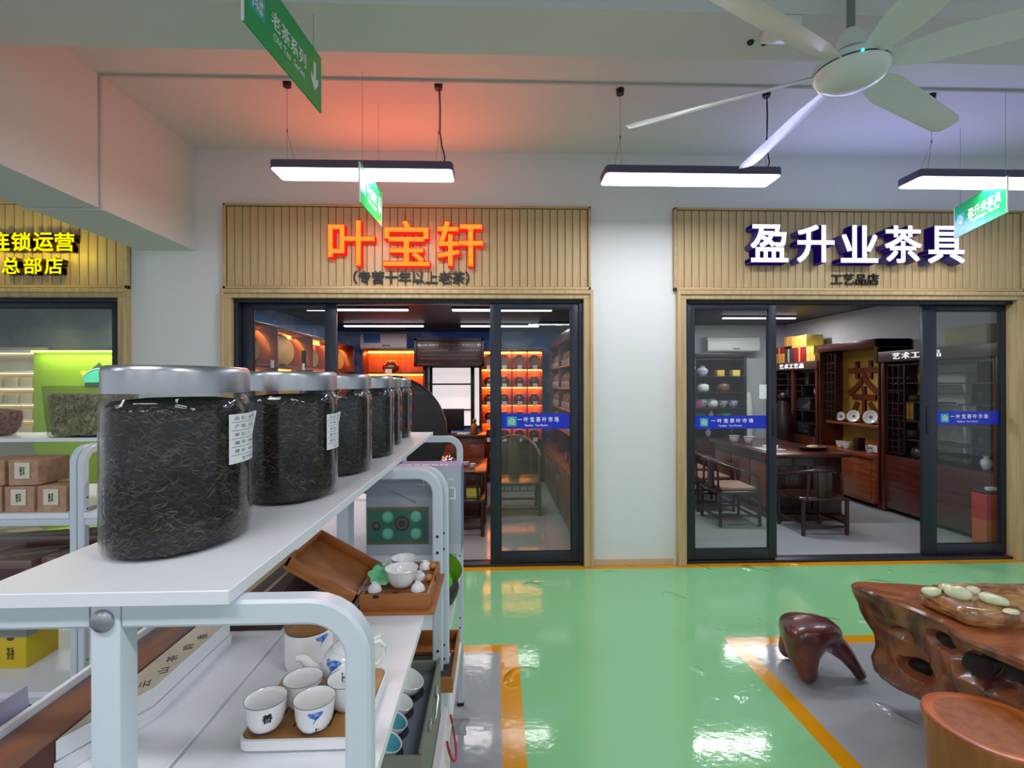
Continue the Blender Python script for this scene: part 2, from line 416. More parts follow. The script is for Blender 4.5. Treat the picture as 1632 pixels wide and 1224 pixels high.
s3 = sign_board('shop_sign', 'slatted wooden shop sign with yellow characters under the ceiling beam', -5.52, -2.908, 36)
letters(s3, '连锁运营', [at(x, 0, y=4.0).x for x in (-8.5, 26, 61.5, 95.5)], 2.618, .155, .15, .05, .005, M_yeface, M_yeside, ys, .002)
letters(s3, '总部店', [at(x, 0, y=4.0).x for x in (9, 44.5, 78)], 2.432, .14, .135, .05, .005, M_yeface, M_yeside, ys, .002)
# the signs' own light
area('sign_lamp_red', (-.75, 4.0, 2.70), 1.25, .20, 12, (1, .12, .06), (R(-112), 0, 0))
area('sign_lamp_violet', (2.98, 3.95, 2.70), 1.8, .20, 9, (.40, .38, 1), (R(-112), 0, 0))
for x in (-.95, -.5): point('sign_lamp_red', (x, 3.93, 2.66), .5, (1, .08, .04), .02)
for x in (2.2, 2.75, 3.3, 3.8): point('sign_lamp_violet', (x, 3.90, 2.66), .3, (.42, .30, 1), .02)
for x in (-3.9, -3.55, -3.3): point('sign_lamp_yellow', (x, 3.92, 2.55), 1.3, (1, .85, .05), .02)

# ------------------------------------------------------------------ pendant lamps, conduit, fan, hanging signs
def pendant(x0, x1, y0_, y1, label, power=16, wires=True):
    zc = 2.85; xc, yc = (x0 + x1) / 2, (y0_ + y1) / 2
    t = thing('pendant_lamp', label, 'lamp', (xc, yc, zc), 'linear pendant lamps')
    g = G(); r = .028; n = 6
    def outline(k, z):
        pts = []
        for cx, cy, a0 in ((x1 - r, y1 - r, 0), (x0 + r, y1 - r, 90), (x0 + r, y0_ + r, 180), (x1 - r, y0_ + r, 270)):
            for i in range(n + 1):
                a = R(a0 + 90 * i / n); pts.append((cx + (r - k) * math.cos(a), cy + (r - k) * math.sin(a), z))
        return pts
    g.rings([outline(.006, zc + .052), outline(0, zc + .046), outline(0, zc), outline(.006, zc), outline(.006, zc + .004)]); part('housing', g, M_fix, t)
    g = G(); g.rings([outline(.007, zc + .004), outline(.007, zc - .006), outline(.012, zc - .009)]); part('diffuser', g, M_lampw, t)
    if wires:
        for k, x in enumerate((x0 + .10, x1 - .09)):
            g = G(); g.cyl((x, yc - .07, CZ), (x, yc - .07, CZ - .035), .026, .024, 14); part('ceiling_canopy', g, M_black, t)
            g = G(); g.cyl((x, yc - .07, CZ - .03), (x, yc - .07, zc + .25), .0012, n=5)
            g.cyl((x, yc - .07, zc + .25), (x, yc - .07, zc + .23), .004, n=6)
            g.cyl((x, yc - .07, zc + .23), (x - .03, yc, zc + .05), .001, n=5); g.cyl((x, yc - .07, zc + .23), (x + .03, yc, zc + .05), .001, n=5); part('hanging_wire', g, M_fix, t)
        g = G(); x = x1 - .088
        g.tube([(x + .004, yc - .065, CZ - .03), (x + .008, yc - .065, CZ - .15), (x + .006, yc - .06, CZ - .3), (x + .016, yc - .05, zc + .17), (x + .034, yc - .04, zc + .10), (x + .028, yc - .02, zc + .07), (x, yc, zc + .05)], .0045, 6)
        part('power_cable', g, M_black, t)
    area('pendant_light', (xc, yc, zc - .015), x1 - x0 - .03, y1 - y0_ - .03, power, (.97, .97, 1))
    return t
pendant(-1.397, -.262, 3.16, 3.36, 'linear pendant lamp hanging in front of the red shop sign')
pendant(.712, 1.863, 3.18, 3.385, 'linear pendant lamp hanging between the two shop signs')
pendant(2.78, 3.93, 3.18, 3.385, 'linear pendant lamp hanging in front of the white-lettered sign')
for i, x in enumerate((-3.45, -1.35, .75, 2.85)):
    for j, y in enumerate((-.4, -3.1)): pendant(x, x + 1.14, y, y + .2, 'linear pendant lamp behind the viewer, %s row back, %s from the left' % (ORD[j], ORD[i]), 14, False)
g = G(); g.box(-2.40, 6, 3.143, 3.162, CZ - .016, CZ, .003); g.box(-2.41, -2.395, 3.143, 3.162, 2.575, CZ, .003); g.box(-2.86, -2.395, 3.143, 3.162, 2.566, 2.58, .003)
o = part('cable_conduit', g, mat('conduit', (206, 206, 204), .6)); rebase(o, (0, 3.17, CZ)); tag(o, 'thin surface conduit running along the ceiling and down the beam', 'conduit')

def hang_sign(p0, p1, z0, z1, zh, label, cn, en, arrow, group):
    """p0 = end where the text begins; text reads towards p1"""
    p0, p1 = Vector((*p0, 0)), Vector((*p1, 0)); u = (p1 - p0).normalized(); L_ = (p1 - p0).length; h = z1 - z0
    M = Matrix(((u.x, 0, u.y, p0.x), (u.y, 0, -u.x, p0.y), (0, 1, 0, z0), (0, 0, 0, 1)))
    t = thing('hanging_sign', label, 'sign', (p0 + p1) / 2 + Vector((0, 0, z0)), group)
    g = G(); g.box(0, L_, 0, h, -.004, .004, .001, 1, M=M); part('panel', g, M_hang, t, 0)
    g = G()
    e = .004; g.box(-e, 0, 0, h, -.0045, .0045, M=M); part('edge_strip', g, M_wht, t, 0); g = G(); g.box(L_, L_ + e, 0, h, -.0045, .0045, M=M); part('edge_strip', g, M_wht, t, 0)
    s = .30 * h if not arrow else .3 * h
    if cn:
        ex = .13 * L_
        g = G(); k = .20 * h; g.box(ex - k, ex + k, .5 * h - k, .5 * h + k, .004, .0048, M=M); em = part('emblem', g, M_teal, t, 0)
        part('emblem_mark', logo(M @ Matrix.Translation((ex, .5 * h, .0048)), .40 * h), M_wht, em, 0)
        cx = .52 if arrow else .60; wf = .46 if arrow else .62
        part('lettering', text_g(cn, .1, M @ Matrix.Translation((cx * L_, .55 * h, .0048)), .0004, .001, fit=(wf * L_, None)), M_wht, t, 0)
        part('lettering', text_g(en, .1, M @ Matrix.Translation((cx * L_, .30 * h, .0048)), .0004, 0, fit=(wf * .9 * L_, None)), M_wht, t, 0)
    if arrow:
        g = G(); ax = .885 * L_; ay = .5 * h
        g.prism([M @ Vector((ax + a * h, ay + b * h, .0044)) for a, b in ((-.045, .25), (.045, .25), (.045, -.05), (.13, .03), (.13, -.09), (0, -.25), (-.13, -.09), (-.13, .03), (-.045, -.05))], M.to_3x3() @ Vector((0, 0, .0006)))
        part('arrow', g, M_wht, t, 0)
    for a in ((.12, .88) if arrow else (.12, .97)):
        g = G(); q = M @ Vector((a * L_, h, 0)); g.cyl(q, (q.x, q.y, zh), .0014, n=5); g.cyl(M @ Vector((a * L_, h - .03, .0045)), M @ Vector((a * L_, h + .012, .0)), .002, n=5); part('hanging_wire', g, M_steel, t)
    return t
M_hang = mat('sign_green', (24, 168, 84), .25, spec=.5)
GS = 'green hanging signs'
hang_sign((-.835, 1.70), (-.775, 2.27), 2.712, 2.958, CZ, 'large green hanging sign with a white arrow, nearest the viewer', '老茶系列', 'Old Tea  Series', True, GS)
hang_sign((-.803, 3.02), (-.779, 3.48), 2.585, 2.827, CZ, 'small green hanging sign edge-on under a pendant lamp by red characters', '叶宝轩', 'Yebaoxuan', True, GS)
hang_sign((3.50, 3.70), (3.30, 3.12), 2.595, 2.83, CZ, 'green hanging sign at an angle before the white-lettered shop sign', '盈升业茶具', 'Yingshengye Tea Set', False, GS)

# ceiling fan
FC = Vector((1.492, 2.05, 2.80))
fan = thing('ceiling_fan', 'large white six-blade ceiling fan on a grey rod', 'fan', (FC.x, FC.y, FC.z))
M_fan = mat('fan_enamel', (222, 228, 226), .25, coat=.2)
g = G(); g.lathe([(.02, -.062), (.07, -.058), (.115, -.042), (.138, -.018), (.142, 0)], FC, 32); part('hub_dome', g, M_fan, fan)
g = G(); g.lathe([(.137, 0), (.137, .008)], FC, 32); part('seam_ring', g, mat('teal_seam', (38, 70, 76), .4), fan)
g = G(); g.lathe([(.142, .008), (.142, .03), (.12, .045), (.06, .055)], FC, 32); part('motor_housing', g, M_fan, fan)
g = G(); g.lathe([(.05, .05), (.05, .075), (.03, .08)], FC, 20); part('bearing_collar', g, M_black, fan)
g = G(); g.lathe([(.03, .075), (.062, .085), (.06, .13), (.035, .17)], FC, 20); part('rod_cup', g, M_fan, fan)
g = G(); g.cyl(FC + Vector((0, 0, .16)), (FC.x, FC.y, CZ), .016, n=14); part('down_rod', g, mat('grey_rod', (120, 128, 130), .4), fan)
g = G(); g.ball(FC + Vector((-.05, -.134, .004)), .006); part('indicator_light', g, emis('indicator', (60, 240, 255), 2), fan)
b0 = None
for k in range(6):
    a = R(28 + 60 * k)
    if b0 is None:
        g = G(); rs = []
        for i in range(15):
            s = i / 14; r = .12 + .83 * s; wdt = .036 + .036 * min(1, s * 5) - .012 * s; pit = -R(24 - 10 * s) 
            if s > .97: wdt *= .72
            ring = []
            for u, v in ((-1, 0), (-.5, .10), (.3, .12), (1, 0), (.3, -.04), (-.5, -.05)):
                x, z = u * wdt, v * .07
                ring.append((r, x * math.cos(pit) - z * math.sin(pit), x * math.sin(pit) + z * math.cos(pit) + .015))
            rs.append(ring)
        g.rings(rs); b0 = part('blade', g, M_fan, fan, 40, world=False); o = b0
    else:
        o = b0.copy(); COL.objects.link(o); o.parent = fan
    o.rotation_euler = (0, 0, a)
# small ceiling box with two cable holes above the fan
t = thing('junction_box', 'small white box with two dark cable holes on the ceiling beam', 'box', (1.27, 2.25, 3.10))
g = G(); g.box(1.22, 1.34, 2.135, 2.27, 3.06, 3.10, .004); part('body', g, M_fan, t)
for x in (1.20, 1.265):
    g = G(); g.cyl((x, 2.31, 3.10), (x, 2.31, 3.088), .016, .013, 12); part('cable_hole', g, M_hole, t)

# ------------------------------------------------------------------ display racks
def u_path(O, out, y, zt, zb, r=.055, n=7):
    """half frame in the plane y: from the centre post outwards along x to 'out', then down to zb (tube centre line)"""
    s = 1 if out > O else -1
    P = [(O, y, zt), (out - s * r, y, zt)]
    for i in range(1, n + 1):
        a = R(90 * i / n); P.append((out - s * r + s * r * math.sin(a), y, zt - r + r * math.cos(a)))
    P.append((out, y, zb))
    return P
def sq_tube(g, path, hw, hd, ax):
    """rectangular tube swept along a path lying in a vertical plane; ax = unit normal of that plane, hd half depth along it"""
    P = [Vector(p) for p in path]; ax = Vector(ax); rs = []
    for i, p in enumerate(P):
        d = (P[min(i + 1, len(P) - 1)] - P[max(i - 1, 0)]).normalized(); b = d.cross(ax).normalized(); c = .25
        rs.append([p + hw * u * b + hd * v * ax for u, v in ((-1, -1 + c), (-1 + c, -1), (1 - c, -1), (1, -1 + c), (1, 1 - c), (1 - c, 1), (-1 + c, 1), (-1, 1 - c))])
    return g.rings(rs)
RX, RXO, RT = -.432, .276, 1.2435      # centre line, half width to tube centre, top tube centre height
HW = .0145
def frame(t, xo, y, x_c, front=False, left=True, holes=(1.066, 1.02, .74, .70, .41, .365)):
    for s in ((1, -1) if left else (1,)):
        g = G(); sq_tube(g, u_path(x_c + s * .018, x_c + s * xo, y, RT, .012), HW, .0135, (0, 1, 0)); p = part('side_post', g, M_white, t, 40)
        g = G()
        for z in holes: g.cyl((x_c + s * xo, y - .0137, z), (x_c + s * xo, y - .0141, z), .0042, n=10)
        part('bolt_hole', g, M_hole, p, 0)['kind'] = 'stuff'
        g = G(); g.box(x_c + s * xo - .016, x_c + s * xo + .016, y - .016, y + .016, 0, .014, .002); part('rubber_foot', g, M_black, p)
    g = G(); g.box(x_c - .0165, x_c + .0165, y - .0145, y + .0145, .0, RT + .0125, .003); part('center_post', g, M_white, t)
    if front:
        g = G(); g.lathe([(.0125, 0), (.0125, .003), (.009, .0055), (.004, .0066)], (0, 0, 0), 20, M=frontM(x_c - .002, y - .0145, RT - .004)); part('bolt', g, M_steel, t)
r1 = thing('display_rack', 'white tubular display rack carrying the big tea jars', 'rack', (RX, 1.0, 0), 'white display racks')
frame(r1, .276, .585, RX, True, holes=(.41, .365)); frame(r1, .267, 1.448, RX)
g = G(); g.box(RX - .14, -.292, .56, 1.465, 1.2585, 1.2746, .001, 1); part('shelf', g, M_board, r1, 30)
SH = .993
g = G(); g.box(RX + .003, -.157, .56, 1.43, SH - .016, SH, .001, 1); part('shelf', g, M_board, r1, 30)
g = G(); M = Matrix.Translation((RX - .003, 0, SH)) @ Matrix.Rotation(R(0), 4, 'Y'); g.box(-.275, 0, .60, 1.43, -.016, 0, .001, 1, M=M); part('shelf', g, M_board, r1, 30)
for z in (.65, .30):
    g = G(); g.box(RX - .275, -.157, .57, 1.43, z - .016, z, .001, 1); part('shelf', g, M_board, r1, 30)
for z in (SH, .65, .30):
    for y in (.585, 1.448):
        if y < 1 and z == SH: continue
        g = G(); g.box(RX - .272, RX + .272, y - .010, y + .010, z - .042, z - .018, .002); part('shelf_rail', g, M_white, r1)
r2 = thing('display_rack', 'white tubular display rack behind, holding the grey tea set carton', 'rack', (RX, 1.9, 0), 'white display racks')
frame(r2, .281, 1.482, RX); frame(r2, .267, 2.36, RX)
g = G(); g.box(RX - .14, -.292, 1.466, 2.38, 1.2585, 1.2746, .001, 1); part('shelf', g, M_board, r2, 30)
for z in (SH, .65, .30):
    g = G(); g.box(RX - .275, -.157, 1.485, 2.355, z - .016, z, .001, 1); part('shelf', g, M_board, r2, 30)
    for y in (1.482, 2.36):
        g = G(); g.box(RX - .272, RX + .272, y - .010, y + .010, z - .042, z - .018, .002); part('shelf_rail', g, M_white, r2)

# rack row behind on the left: frames lie in planes of constant x, arms run away from the shop aisle
def rack_row(label, x0, x1, yf):
    t = thing('display_rack', label, 'rack', ((x0 + x1) / 2, yf + .3, 0), 'white display racks'); yc = yf + .3
    for x in (x0, x1):
        for s in (1, -1):
            pth = [(x, p[0], p[2]) for p in u_path(yc + s * .018, yc + s * .2885, 0, RT, .012)]
            g = G(); sq_tube(g, pth, HW, .0135, (1, 0, 0)); p = part('side_post', g, M_white, t, 40)
            g = G(); yy = yc + s * .2885
            for z in (1.053, 1.007, .405, .355): g.cyl((x + .0137, yy + .003, z), (x + .0141, yy + .003, z), .004, n=8); g.cyl((x, yy - .0137, z), (x, yy - .0142, z), .004, n=8)
            part('bolt_hole', g, M_hole, p, 0)['kind'] = 'stuff'
        g = G(); g.box(x - .0145, x + .0145, yc - .0165, yc + .0165, 0, RT + .0125, .003); part('center_post', g, M_white, t)
    g = G(); g.box(x0 - .012, x1 + .012, yc - .14, yc + .14, 1.2585, 1.2746, .001, 1); part('shelf', g, M_board, t, 30)
    for z in (.995, .64, .29):
        g = G(); g.box(x0 + .014, x1 - .014, yf - .005, yf + .60, z - .022, z, .001, 1); part('shelf', g, M_board, t, 30)
        g = G(); g.box(x0 + .012, x1 - .012, yf + .002, yf + .022, z - .052, z - .022, .002); part('shelf_rail', g, M_white, t)
    return t
YF = 2.045
rack_row('white display rack at the left holding the kraft paper parcels', -2.588, -1.67, YF)
rack_row('white display rack end partly hidden by the nearest tea jar', -1.64, -.86, YF)

# ------------------------------------------------------------------ tea jars
JA, JB, JE = .0865, .110, 2.0
JZ = 1.2746
def jpt(t, k=1.0, a=JA, b=JB):
    ct, st = math.cos(t), math.sin(t)
    return math.copysign(abs(ct) ** (2 / JE), ct) * a * k, math.copysign(abs(st) ** (2 / JE), st) * b * k
M_tea = mat('dry_tea', (30, 22, 20), .85, rgb2=(8, 6, 6), scale=(90, 90, 90), detail=6, bump=.8)
M_str = mat('tea_strand', (92, 77, 68), .6, rgb2=(34, 27, 25), scale=(25, 25, 25))
M_strl = mat('tea_strand_light', (128, 104, 74), .6, rgb2=(84, 68, 50), scale=(30, 30, 30))
def tea_body(fill):
    prof = [(.55, .004), (.90, .004), (.94, .012)] + [(.94, .012 + (fill - .012) * k / 14) for k in range(1, 15)] + [(.88, fill + .006), (.5, fill + .010)]
    g = G(); g.lathe(prof, (0, 0, 0), 72, JA, JB, e=JE)
    for v in g.bm.verts:
        q = noise.noise(v.co * 70) * .0022 + noise.noise(v.co * 170) * .0012
        r = Vector((v.co.x, v.co.y, 0)); 
        if r.length > .02: v.co += r.normalized() * (q - .0018)
    return g
def strands(n, fill, rr, light=False):
    g = G(); bm = g.bm
    for i in range(n):
        t = rr.uniform(0, 2 * math.pi); z = rr.uniform(.008, fill)
        L_ = rr.uniform(.008, .020); a = rr.gauss(0, .7); cur = rr.uniform(-1.6, 1.6); wd = rr.uniform(.0005, .0012)
        pts = []; u = 0; v = 0; ang = a
        for k in range(4):
            pts.append((u, v)); u += math.cos(ang) * L_ / 3; v += math.sin(ang) * L_ / 3; ang += cur / 3
        prev = None
        for k, (u, v) in enumerate(pts):
            wk = wd * (1 if k in (1, 2) else .35); zz = min(max(z + v, .006), fill)
            tt = t + u / .1; x, y = jpt(tt, .950 + .007 * math.sin(k * 2 + i)); c = (bm.verts.new((x, y, zz - wk)), bm.verts.new((x * 1.003, y * 1.003, zz + wk)))
            if prev: bm.faces.new((prev[0], c[0], c[1], prev[1]))
            prev = c
    return g
def jar(i, loc, label, fill, ns, lab=None):
    t = thing('tea_jar', label, 'jar', (0, 0, 0), 'oval glass tea jars on the top shelf')
    H = .218
    outer = [(.90, 0), (.965, .003), (.99, .009), (1, .018), (1, H - .030), (.985, H - .019), (.94, H - .012), (.905, H - .009), (.90, H)]
    inner = [(.885, H), (.89, H - .010), (.97, H - .020), (.985, H - .030), (.985, .018), (.95, .006), (.5, .005)]
    g = G(); g.lathe(outer + inner, (0, 0, 0), 56, JA, JB, e=JE); part('glass_body', g, M_jar, t, 50)
    g = G(); g.lathe([(.975, H - .004), (.978, H + .024), (.965, H + .030), (.93, H + .033), (.90, H + .031), (.5, H + .032)], (0, 0, 0), 64, JA, JB, e=JE); part('lid', g, M_steel, t, 40)
    tb = part('tea_filling', tea_body(fill), M_tea, t, 60); tb['kind'] = 'stuff'
    rr = random.Random(i)
    o = part('tea_strands', strands(ns, fill, rr), M_str, tb, 0); o['kind'] = 'stuff'
    o = part('pale_tea_strands', strands(ns // 10, fill, rr), M_strl, tb, 0); o['kind'] = 'stuff'
    if lab:
        t0, t1, z0, z1 = lab
        def cur(u, z, off):   # u 0..1 across the label
            tt = R(t0 + (t1 - t0) * u); x, y = jpt(tt, 1.0); nrm = Vector((x / JA ** 2, y / JB ** 2, 0)).normalized()
            lift = .012 * max(0, (u - .8) / .2) ** 2 * max(0, (z - z0) / (z1 - z0) - .2)
            return Vector((x, y, z)) + nrm * (off + lift)
        g = G(); n = 14; m = 8
        for a in range(n):
            for b in range(m):
                q = [cur((a + da) / n, z0 + (z1 - z0) * (b + db) / m, .0006) for da, db in ((0, 0), (1, 0), (1, 1), (0, 1))]
                g.quad(*q)
        bmesh.ops.remove_doubles(g.bm, verts=g.bm.verts, dist=1e-6)
        lb = part('paper_label', g, M_paper, t, 0)
        g = G()
        rows = ['品 名：云南古树茶', '产 地：云南 普洱', '单 位：斤', '编 号：0008', '建 议：68元', '生产日期 1月1日']; hh = (z1 - z0) / 6
        wpx = .055
        for k, s in enumerate(rows):
            bm = text_bm(s, .1, 0, 0)
            xs = [v.co.x for v in bm.verts]; ys = [v.co.y for v in bm.verts]; ky = .0052 / (max(ys) - min(ys)); wd = (max(xs) - min(xs)) * ky / wpx
            zc = z1 - hh * (k + .5); us = .10 if k < 5 else .25
            for v in bm.verts:
                u = us + (v.co.x - min(xs)) * ky / wpx * (1 if wd < .85 else .85 / wd)
                v.co = cur(u, zc + (v.co.y - (max(ys) + min(ys)) / 2) * ky, .0011)
            g.add(bm); bm.free()
            if k:
                for a in range(10):
                    zz = z1 - hh * k
                    g.quad(*[cur(.04 + .92 * (a + da) / 10, zz + dz, .0010) for da, dz in ((0, -.0003), (1, -.0003), (1, .0003), (0, .0003))])
        part('label_print', g, mat('grey_print', (88, 92, 104), .6), lb, 0)
    t.location = loc
    return t
JY = [.752, 1.044, 1.325, 1.62, 1.90, 2.17]; JX = [-.459, -.415, -.412, -.412, -.439, -.447]
j1 = jar(1, (JX[0], JY[0], JZ), 'nearest and largest oval glass jar of dark tea with a peeling label', .197, 3400, (-16, 46, .112, .183))
j2 = jar(2, (JX[1], JY[1], JZ), 'second oval glass jar of dark twisted tea with a label at its edge', .196, 2600, (-20, 40, .095, .166))
j3 = jar(3, (JX[2], JY[2], JZ), 'third oval glass jar, filled less high with fine dark tea', .178, 1200)
dup(j3, (JX[3], JY[3], JZ), 'fourth oval glass tea jar from the viewer on the top shelf')
dup(j3, (JX[4], JY[4], JZ), 'fifth oval glass tea jar, a narrow strip behind the fourth')
dup(j3, (JX[5], JY[5], JZ), 'last and smallest-looking oval glass tea jar at the shelf end')

# ------------------------------------------------------------------ tea set on the bamboo tray
MARK0 = set(COL.objects)
tr = thing('tea_tray', 'white tea tray with slotted bamboo top holding cups and a teapot', 'tray', (-.275, .785, SH))
def rrect(x0, x1, y0_, y1, r, z, n=6):
    pts = []
    for cx, cy, a0 in ((x1 - r, y1 - r, 0), (x0 + r, y1 - r, 90), (x0 + r, y0_ + r, 180), (x1 - r, y0_ + r, 270)):
        for i in range(n + 1):
            a = R(a0 + 90 * i / n); pts.append((cx + r * math.cos(a), cy + r * math.sin(a), z))
    return pts
TX0, TX1, TY0, TY1 = -.362, -.190, .698, .872
g = G(); g.rings([rrect(TX0 + .006, TX1 - .006, TY0 + .006, TY1 - .006, .016, SH), rrect(TX0, TX1, TY0, TY1, .018, SH + .006), rrect(TX0, TX1, TY0, TY1, .018, SH + .019), rrect(TX0 + .003, TX1 - .003, TY0 + .003, TY1 - .003, .016, SH + .020), rrect(TX0 + .004, TX1 - .004, TY0 + .004, TY1 - .004, .016, SH + .014)])
part('white_base', g, M_china, tr)
# slotted bamboo top: solid board, dark strips painted on for the shaded slots
g = G(); zt0, zt1 = SH + .0142, SH + .0195; a0, a1 = TX0 + .0045, TX1 - .0045; b0_, b1_ = TY0 + .0045, TY1 - .0045
g.rings([rrect(a0, a1, b0_, b1_, .015, zt0), rrect(a0, a1, b0_, b1_, .015, zt1)]); bt = part('bamboo_top', g, M_bamboo, tr, 30)
for k in range(5):
    xk = -.318 + k * .0245
    for ya, yb in ((.725, .775), (.788, .835)):
        g = G(); g.rings([rrect(xk - .0016, xk + .0016, ya, yb, .0015, zt1 + .0001, 3), rrect(xk - .0016, xk + .0016, ya, yb, .0015, zt1 + .0003, 3)]); part('slot', g, mat('slot_shade', (52, 30, 16), .8), bt, 0)
def ink_on_wall(prof, c, ang, glyph, size, zc, n=None):
    pass
def wrap_marks(g2, c, r_of_z, ang, off=.0004):
    """wrap a flat drawing (x across, y up, absolute z) round a lathe surface; x=0 faces angle ang"""
    for v in g2.bm.verts:
        z = v.co.y; r = r_of_z(z) + off; a = ang + v.co.x / r
        v.co = Vector((c[0] + r * math.cos(a), c[1] + r * math.sin(a), c[2] + z))
    return g2
def interp(prof):
    def f(z):
        for (r0, z0), (r1, z1) in zip(prof, prof[1:]):
            if z0 <= z <= z1: return r0 + (r1 - r0) * (z - z0) / max(1e-9, z1 - z0)
        return prof[-1][0]
    return f
def flat_blob(pts):
    g = G(); g.bm.faces.new([g.bm.verts.new((x, y, 0)) for x, y in pts])
    bmesh.ops.triangulate(g.bm, faces=g.bm.faces); bmesh.ops.subdivide_edges(g.bm, edges=g.bm.edges, cuts=2, use_grid_fill=True); return g
def flat_text(s, h, x, z, bold=0):
    g = G(); bm = text_bm(s, .1, 0, bold)
    xs = [v.co.x for v in bm.verts]; ys = [v.co.y for v in bm.verts]; k = h / (max(ys) - min(ys)); cx, cy = (max(xs) + min(xs)) / 2, (max(ys) + min(ys)) / 2
    for v in bm.verts: v.co = Vector((x + (v.co.x - cx) * k, z + (v.co.y - cy) * k, 0))
    g.add(bm); bm.free(); return g
CLOUD = [(-.011, .004), (-.008, .006), (-.003, .005), (.002, .006), (.008, .0055), (.011, .003), (.008, .0), (.005, -.003), (.001, -.006), (-.002, -.011), (-.004, -.013), (-.001, -.006), (-.004, -.003), (-.008, -.001)]
CPROF = [(.012, 0), (.0165, .001), (.0205, .006), (.0245, .014), (.0262, .024), (.0268, .034), (.0285, .043)]
def cup(loc, label, ang=None, mark='cloud'):
    t = thing('teacup', label, 'cup', loc, 'small white porcelain cups on the tray')
    g = G(); z = loc[2]
    inn = [(.0275, .0425), (.0255, .034), (.0250, .024), (.0232, .015), (.018, .006), (.004, .004)]
    g.lathe(CPROF + inn, loc, 32); part('cup_body', g, M_china, t, 60)
    g = G(); g.lathe([(.0284, .0424), (.0287, .0432), (.0278, .0432)], loc, 32, cap0=False, cap1=False); part('rim_line', g, mat('grey_rim', (120, 124, 140), .3), t, 60)
    f = interp(CPROF)
    if ang is not None:
        if mark == 'cloud':
            g = flat_blob([(x * 1.0, y * .9 + .032) for x, y in CLOUD]); wrap_marks(g, loc, f, ang); part('cloud_motif', g, M_blue, t, 0)
            g = flat_text('上', .009, .001, .0105, .002); g.add(flat_text('——', .001, .001, .0055).bm); wrap_marks(g, loc, f, ang); part('ink_mark', g, M_ink, t, 0)
        else:
            g = flat_text('善', .013, 0, .028, .003); wrap_marks(g, loc, f, ang); part('ink_mark', g, M_ink, t, 0)
        g = G(); g.lathe([(r + .0003, z_) for r, z_ in CPROF[1:3]], loc, 24, cap0=False, cap1=False); part('foot_glaze', g, mat('foot_glaze', (86, 80, 130), .3), t, 60)
    return t
CZT = SH + .0197
cup((-.332, .724, CZT), 'white teacup with a black character, front left on the bamboo tray', R(-62), 'ink')
cup((-.263, .722, CZT), 'white teacup with a blue cloud and black stroke, front of tray', R(-68))
cup((-.298, .772, CZT), 'white teacup behind the two front cups, before the teapot spout', R(-20))
cup((-.231, .768, CZT), 'white teacup half hidden by the rack post', None)
# teapot
tp = (-.248, .828, CZT)
t = thing('teapot', 'white porcelain teapot with blue cloud on the bamboo tray', 'teapot', tp)
TPROF = [(.020, 0), (.026, .001), (.033, .009), (.0385, .023), (.0395, .035), (.0365, .048), (.030, .057), (.0245, .060)]
g = G(); g.lathe(TPROF + [(.0235, .060), (.02, .056)], tp, 36); part('pot_body', g, M_china, t, 60)
g = G(); g.lathe([(.0248, .0595), (.0248, .0615), (.020, .066), (.010, .0695), (.0045, .0705), (.004, .0735), (.0065, .077), (.005, .080), (.002, .081)], tp, 28); part('pot_lid', g, M_china, t, 60)
g = G(); g.tube([(tp[0] - .030, tp[1] - .004, tp[2] + .024), (tp[0] - .046, tp[1] - .008, tp[2] + .026), (tp[0] - .056, tp[1] - .011, tp[2] + .034), (tp[0] - .062, tp[1] - .013, tp[2] + .045), (tp[0] - .069, tp[1] - .015, tp[2] + .051), (tp[0] - .076, tp[1] - .017, tp[2] + .051)], [.0135, .0115, .009, .0075, .006, .005], 12); part('spout', g, M_china, t, 60)
g = G(); hx = tp[0] + .034
g.tube([(hx - .002, tp[1] + .004, tp[2] + .050), (hx + .008, tp[1] + .005, tp[2] + .064), (hx + .018, tp[1] + .006, tp[2] + .066), (hx + .025, tp[1] + .006, tp[2] + .056), (hx + .024, tp[1] + .006, tp[2] + .042), (hx + .016, tp[1] + .005, tp[2] + .030), (hx + .003, tp[1] + .004, tp[2] + .024)], .0038, 10)
g.tube([(hx + .004, tp[1] + .005, tp[2] + .066), (hx + .018, tp[1] + .006, tp[2] + .074)], .0032, 8); part('pot_handle', g, M_china, t, 60)
f = interp(TPROF)
g = flat_blob([(x * 1.35, y * 1.15 + .047) for x, y in CLOUD]); wrap_marks(g, tp, f, R(-112)); part('cloud_motif', g, M_blue, t, 0)
g = flat_text('上善', .018, .010, .030, .002); wrap_marks(g, tp, f, R(-85)); part('ink_mark', g, M_ink, t, 0)
# canister
cp = (-.345, .925, SH)
t = thing('tea_canister', 'white porcelain canister with a round bamboo lid behind the tray', 'canister', cp)
g = G(); g.lathe([(.036, 0), (.0405, .004), (.0415, .012), (.0415, .062), (.040, .066)], cp, 36); part('canister_body', g, M_china, t, 50)
g = G(); g.lathe([(.0395, .066), (.0395, .069)], cp, 36); part('seal_ring', g, M_black, t)
g = G(); g.lathe([(.0412, .0685), (.0415, .070), (.0415, .077), (.0405, .078)], cp, 36); part('bamboo_lid', g, wood('lid_bamboo', (168, 118, 66), (132, 88, 46), 'y', .45), t, 40)
g = flat_blob([(x * 1.2, y * 1.0 + .057) for x, y in CLOUD]); wrap_marks(g, cp, lambda z: .0415, R(-38)); part('cloud_motif', g, M_blue, t, 0)

for o in COL.objects:
    if o not in MARK0 and o.parent is None and 'label' in o: o.location.x += .006
